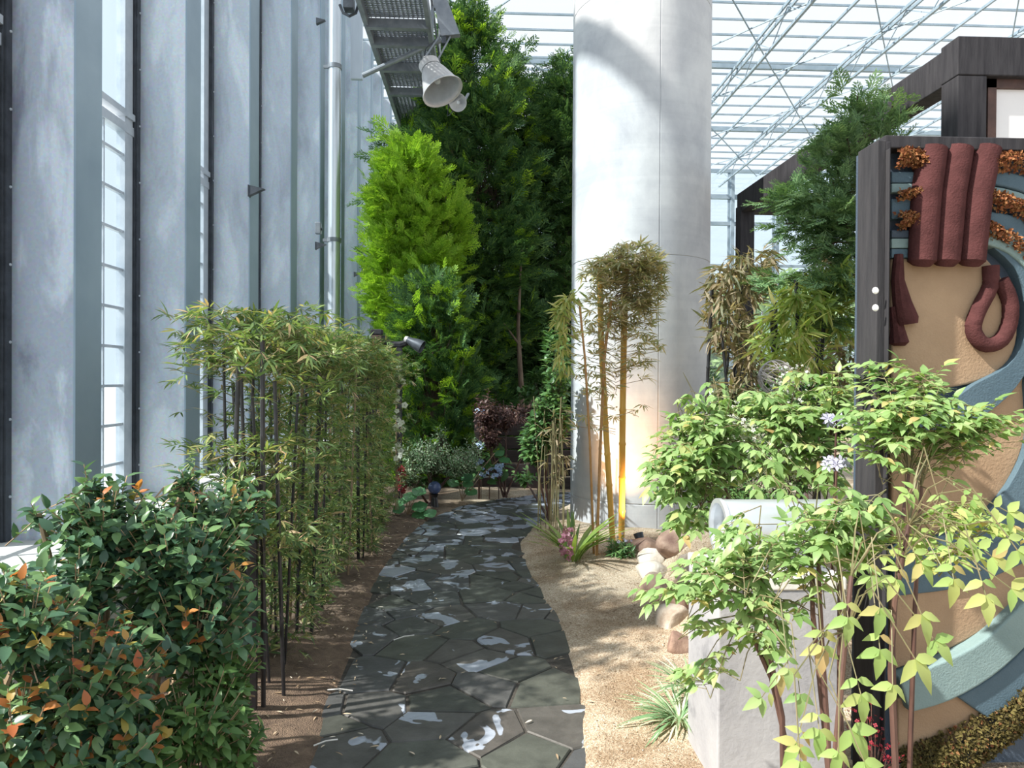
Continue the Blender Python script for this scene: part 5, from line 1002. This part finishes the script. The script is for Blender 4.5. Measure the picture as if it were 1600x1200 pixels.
ex = [(1325, 965, 1.4, -95, .058, 5), (1285, 1010, 1.4, -100, .06, 5), (1375, 1015, 1.4, -100, .06, 5), (1345, 1085, 1.35, -85, .06, 5), (1430, 1030, 1.35, -60, .072, 3), (1375, 950, 1.4, -100, .062, 3), (1330, 1140, 1.3, -60, .07, 3), (1280, 1140, 1.3, -95, .055, 5), (1245, 1160, 1.3, -130, .05, 5), (1440, 960, 1.4, -75, .065, 3), (1460, 1000, 1.4, -50, .062, 3), (1490, 905, 1.45, -100, .06, 5), (1540, 930, 1.4, -90, .062, 5), (1550, 870, 1.45, -35, .062, 5), (1440, 880, 1.5, -60, .055, 5), (1500, 840, 1.5, -30, .05, 5), (1575, 800, 1.5, -20, .06, 5), (1400, 905, 1.5, -120, .052, 5), (1470, 790, 1.6, -90, .05, 5), (1420, 770, 1.6, -150, .045, 5), (1250, 1190, 1.25, -100, .05, 5), (1520, 780, 1.6, -30, .045, 5), (1395, 1070, 1.35, -110, .05, 3), (1590, 860, 1.4, -60, .06, 5), (1580, 920, 1.4, -30, .06, 3), (1360, 900, 1.5, -95, .05, 5), (1350, 1190, 1.25, -70, .055, 3), (1310, 1175, 1.25, -110, .05, 3)]
nandina((W(1400, 600, 1.5).x, 1.5, 0), 'nearest nandina, with large yellow-green leaflets hanging at the bottom right', [[(1405, 1500, 1.6), (1402, 1250, 1.6), (1392, 1050, 1.6), (1398, 940, 1.6), (1420, 820, 1.6)], [(1290, 1560, 1.45), (1300, 1250, 1.45), (1310, 1120, 1.45), (1330, 900, 1.5)]],
        [(1550, 820, 50, 40, 1.6, .08, 7), (1460, 850, 50, 30, 1.65, .08, 6)], .045, 300, 'leaf_nandina_tip', ex, flen=.16)
# red berries near the foot of the mural post
t = thing('red_berries', (W(1370, 600, 2.3).x, 2.3, .0), 'sprays of tiny dark red flowers at the foot of the mural post', 'flower'); P = np.concatenate([ell_px(1350, 1130, 22, 45, 2.3, .08, 60), ell_px(1388, 1160, 10, 40, 2.3, .08, 40)]); n = len(P); leaves(t, TF4, frames(P, rnd_unit(n), rnd_unit(n) + V((0, -1, .5)), rs(n, .009, .014)), M['red_petal'], 0, rest='blossom'); m = MB()
for p in P[::4]: m.tube([(t.location.x + U(-.02, .02), 2.3, .05), tuple(p)], .0015, 3, cap=False)
m.build('stalks', M['stem_dark'], t)['kind'] = 'stuff'

# ---- litter on the ground
n = 420; x = rs(n * 3, -1.0, 1.2); y = rs(n * 3, 2.2, 7.5); z = gzv(np.c_[x, y]); ins = sdf(np.c_[x, y]); w_ = np.where(x < -.1, 1, .25); k = RNG.random(n * 3) < w_ * np.where(ins < -.15, .25, 1); x, y, z, ins = x[k], y[k], z[k], ins[k]; n = len(x)
z = np.where(ins < 0, .022, z + .006); A = frames(np.c_[x, y, z], np.c_[rnd_unit(n)[:, :2], np.full(n, .05)], V((0, 0, 1)) + RNG.normal(size=(n, 3)) * .15, rs(n, .015, .04))
me = inst_mesh('leaf_litter', T_leaf(.22, .04, .1), A, M['litter']); o = bpy.data.objects.new('leaf_litter', me); COL.objects.link(o); tag(o, 'small dry leaf scraps scattered on the soil and path edges', 'litter', None, 'stuff')
n = 9000; x = rs(n, -.4, 2.2); y = rs(n, 1.9, 6.2); ins = sdf(np.c_[x, y]); k = ins > .0; x, y = x[k], y[k]; z = gzv(np.c_[x, y]); n = len(x); pb = (np.array([(0, 0, .5), (.5, 0, 0), (-.25, .43, 0), (-.25, -.43, 0), (0, 0, -.3)], float), [(0, 1, 2), (0, 2, 3), (0, 3, 1), (4, 2, 1), (4, 3, 2), (4, 1, 3)])
me = inst_mesh('loose_gravel', pb, frames(np.c_[x, y, z + .002], rnd_unit(n), rnd_unit(n), rs(n, .005, .012)), M['litter'], False); o = bpy.data.objects.new('loose_gravel', me); COL.objects.link(o); tag(o, 'loose gravel grains on the bed right of the path', 'gravel', None, 'stuff')
for i, (px, py, ang, L) in enumerate(((512, 1078, -.1, .11), (490, 1165, .5, .09), (615, 1000, .6, .12), (1030, 1183, -.2, .07))):
    a = G(px, py, .05); o = MB().tube([(a.x, a.y, a.z), (a.x + L * .5 * math.cos(ang), a.y + L * .5 * math.sin(ang), a.z + .006), (a.x + L * math.cos(ang), a.y + L * math.sin(ang), a.z)], .003, 5).build('fallen_twig', M['slab'], None, (a.x, a.y, a.z)); tag(o, ['pale broken twig on the soil left of the path', 'short pale twig nearest the camera left of the path', 'thin twig lying on the left of the paving', 'short pale twig on the gravel beside the white block'][i], 'twig')

for o in bpy.data.objects:
    if '_w' in o: del o['_w']
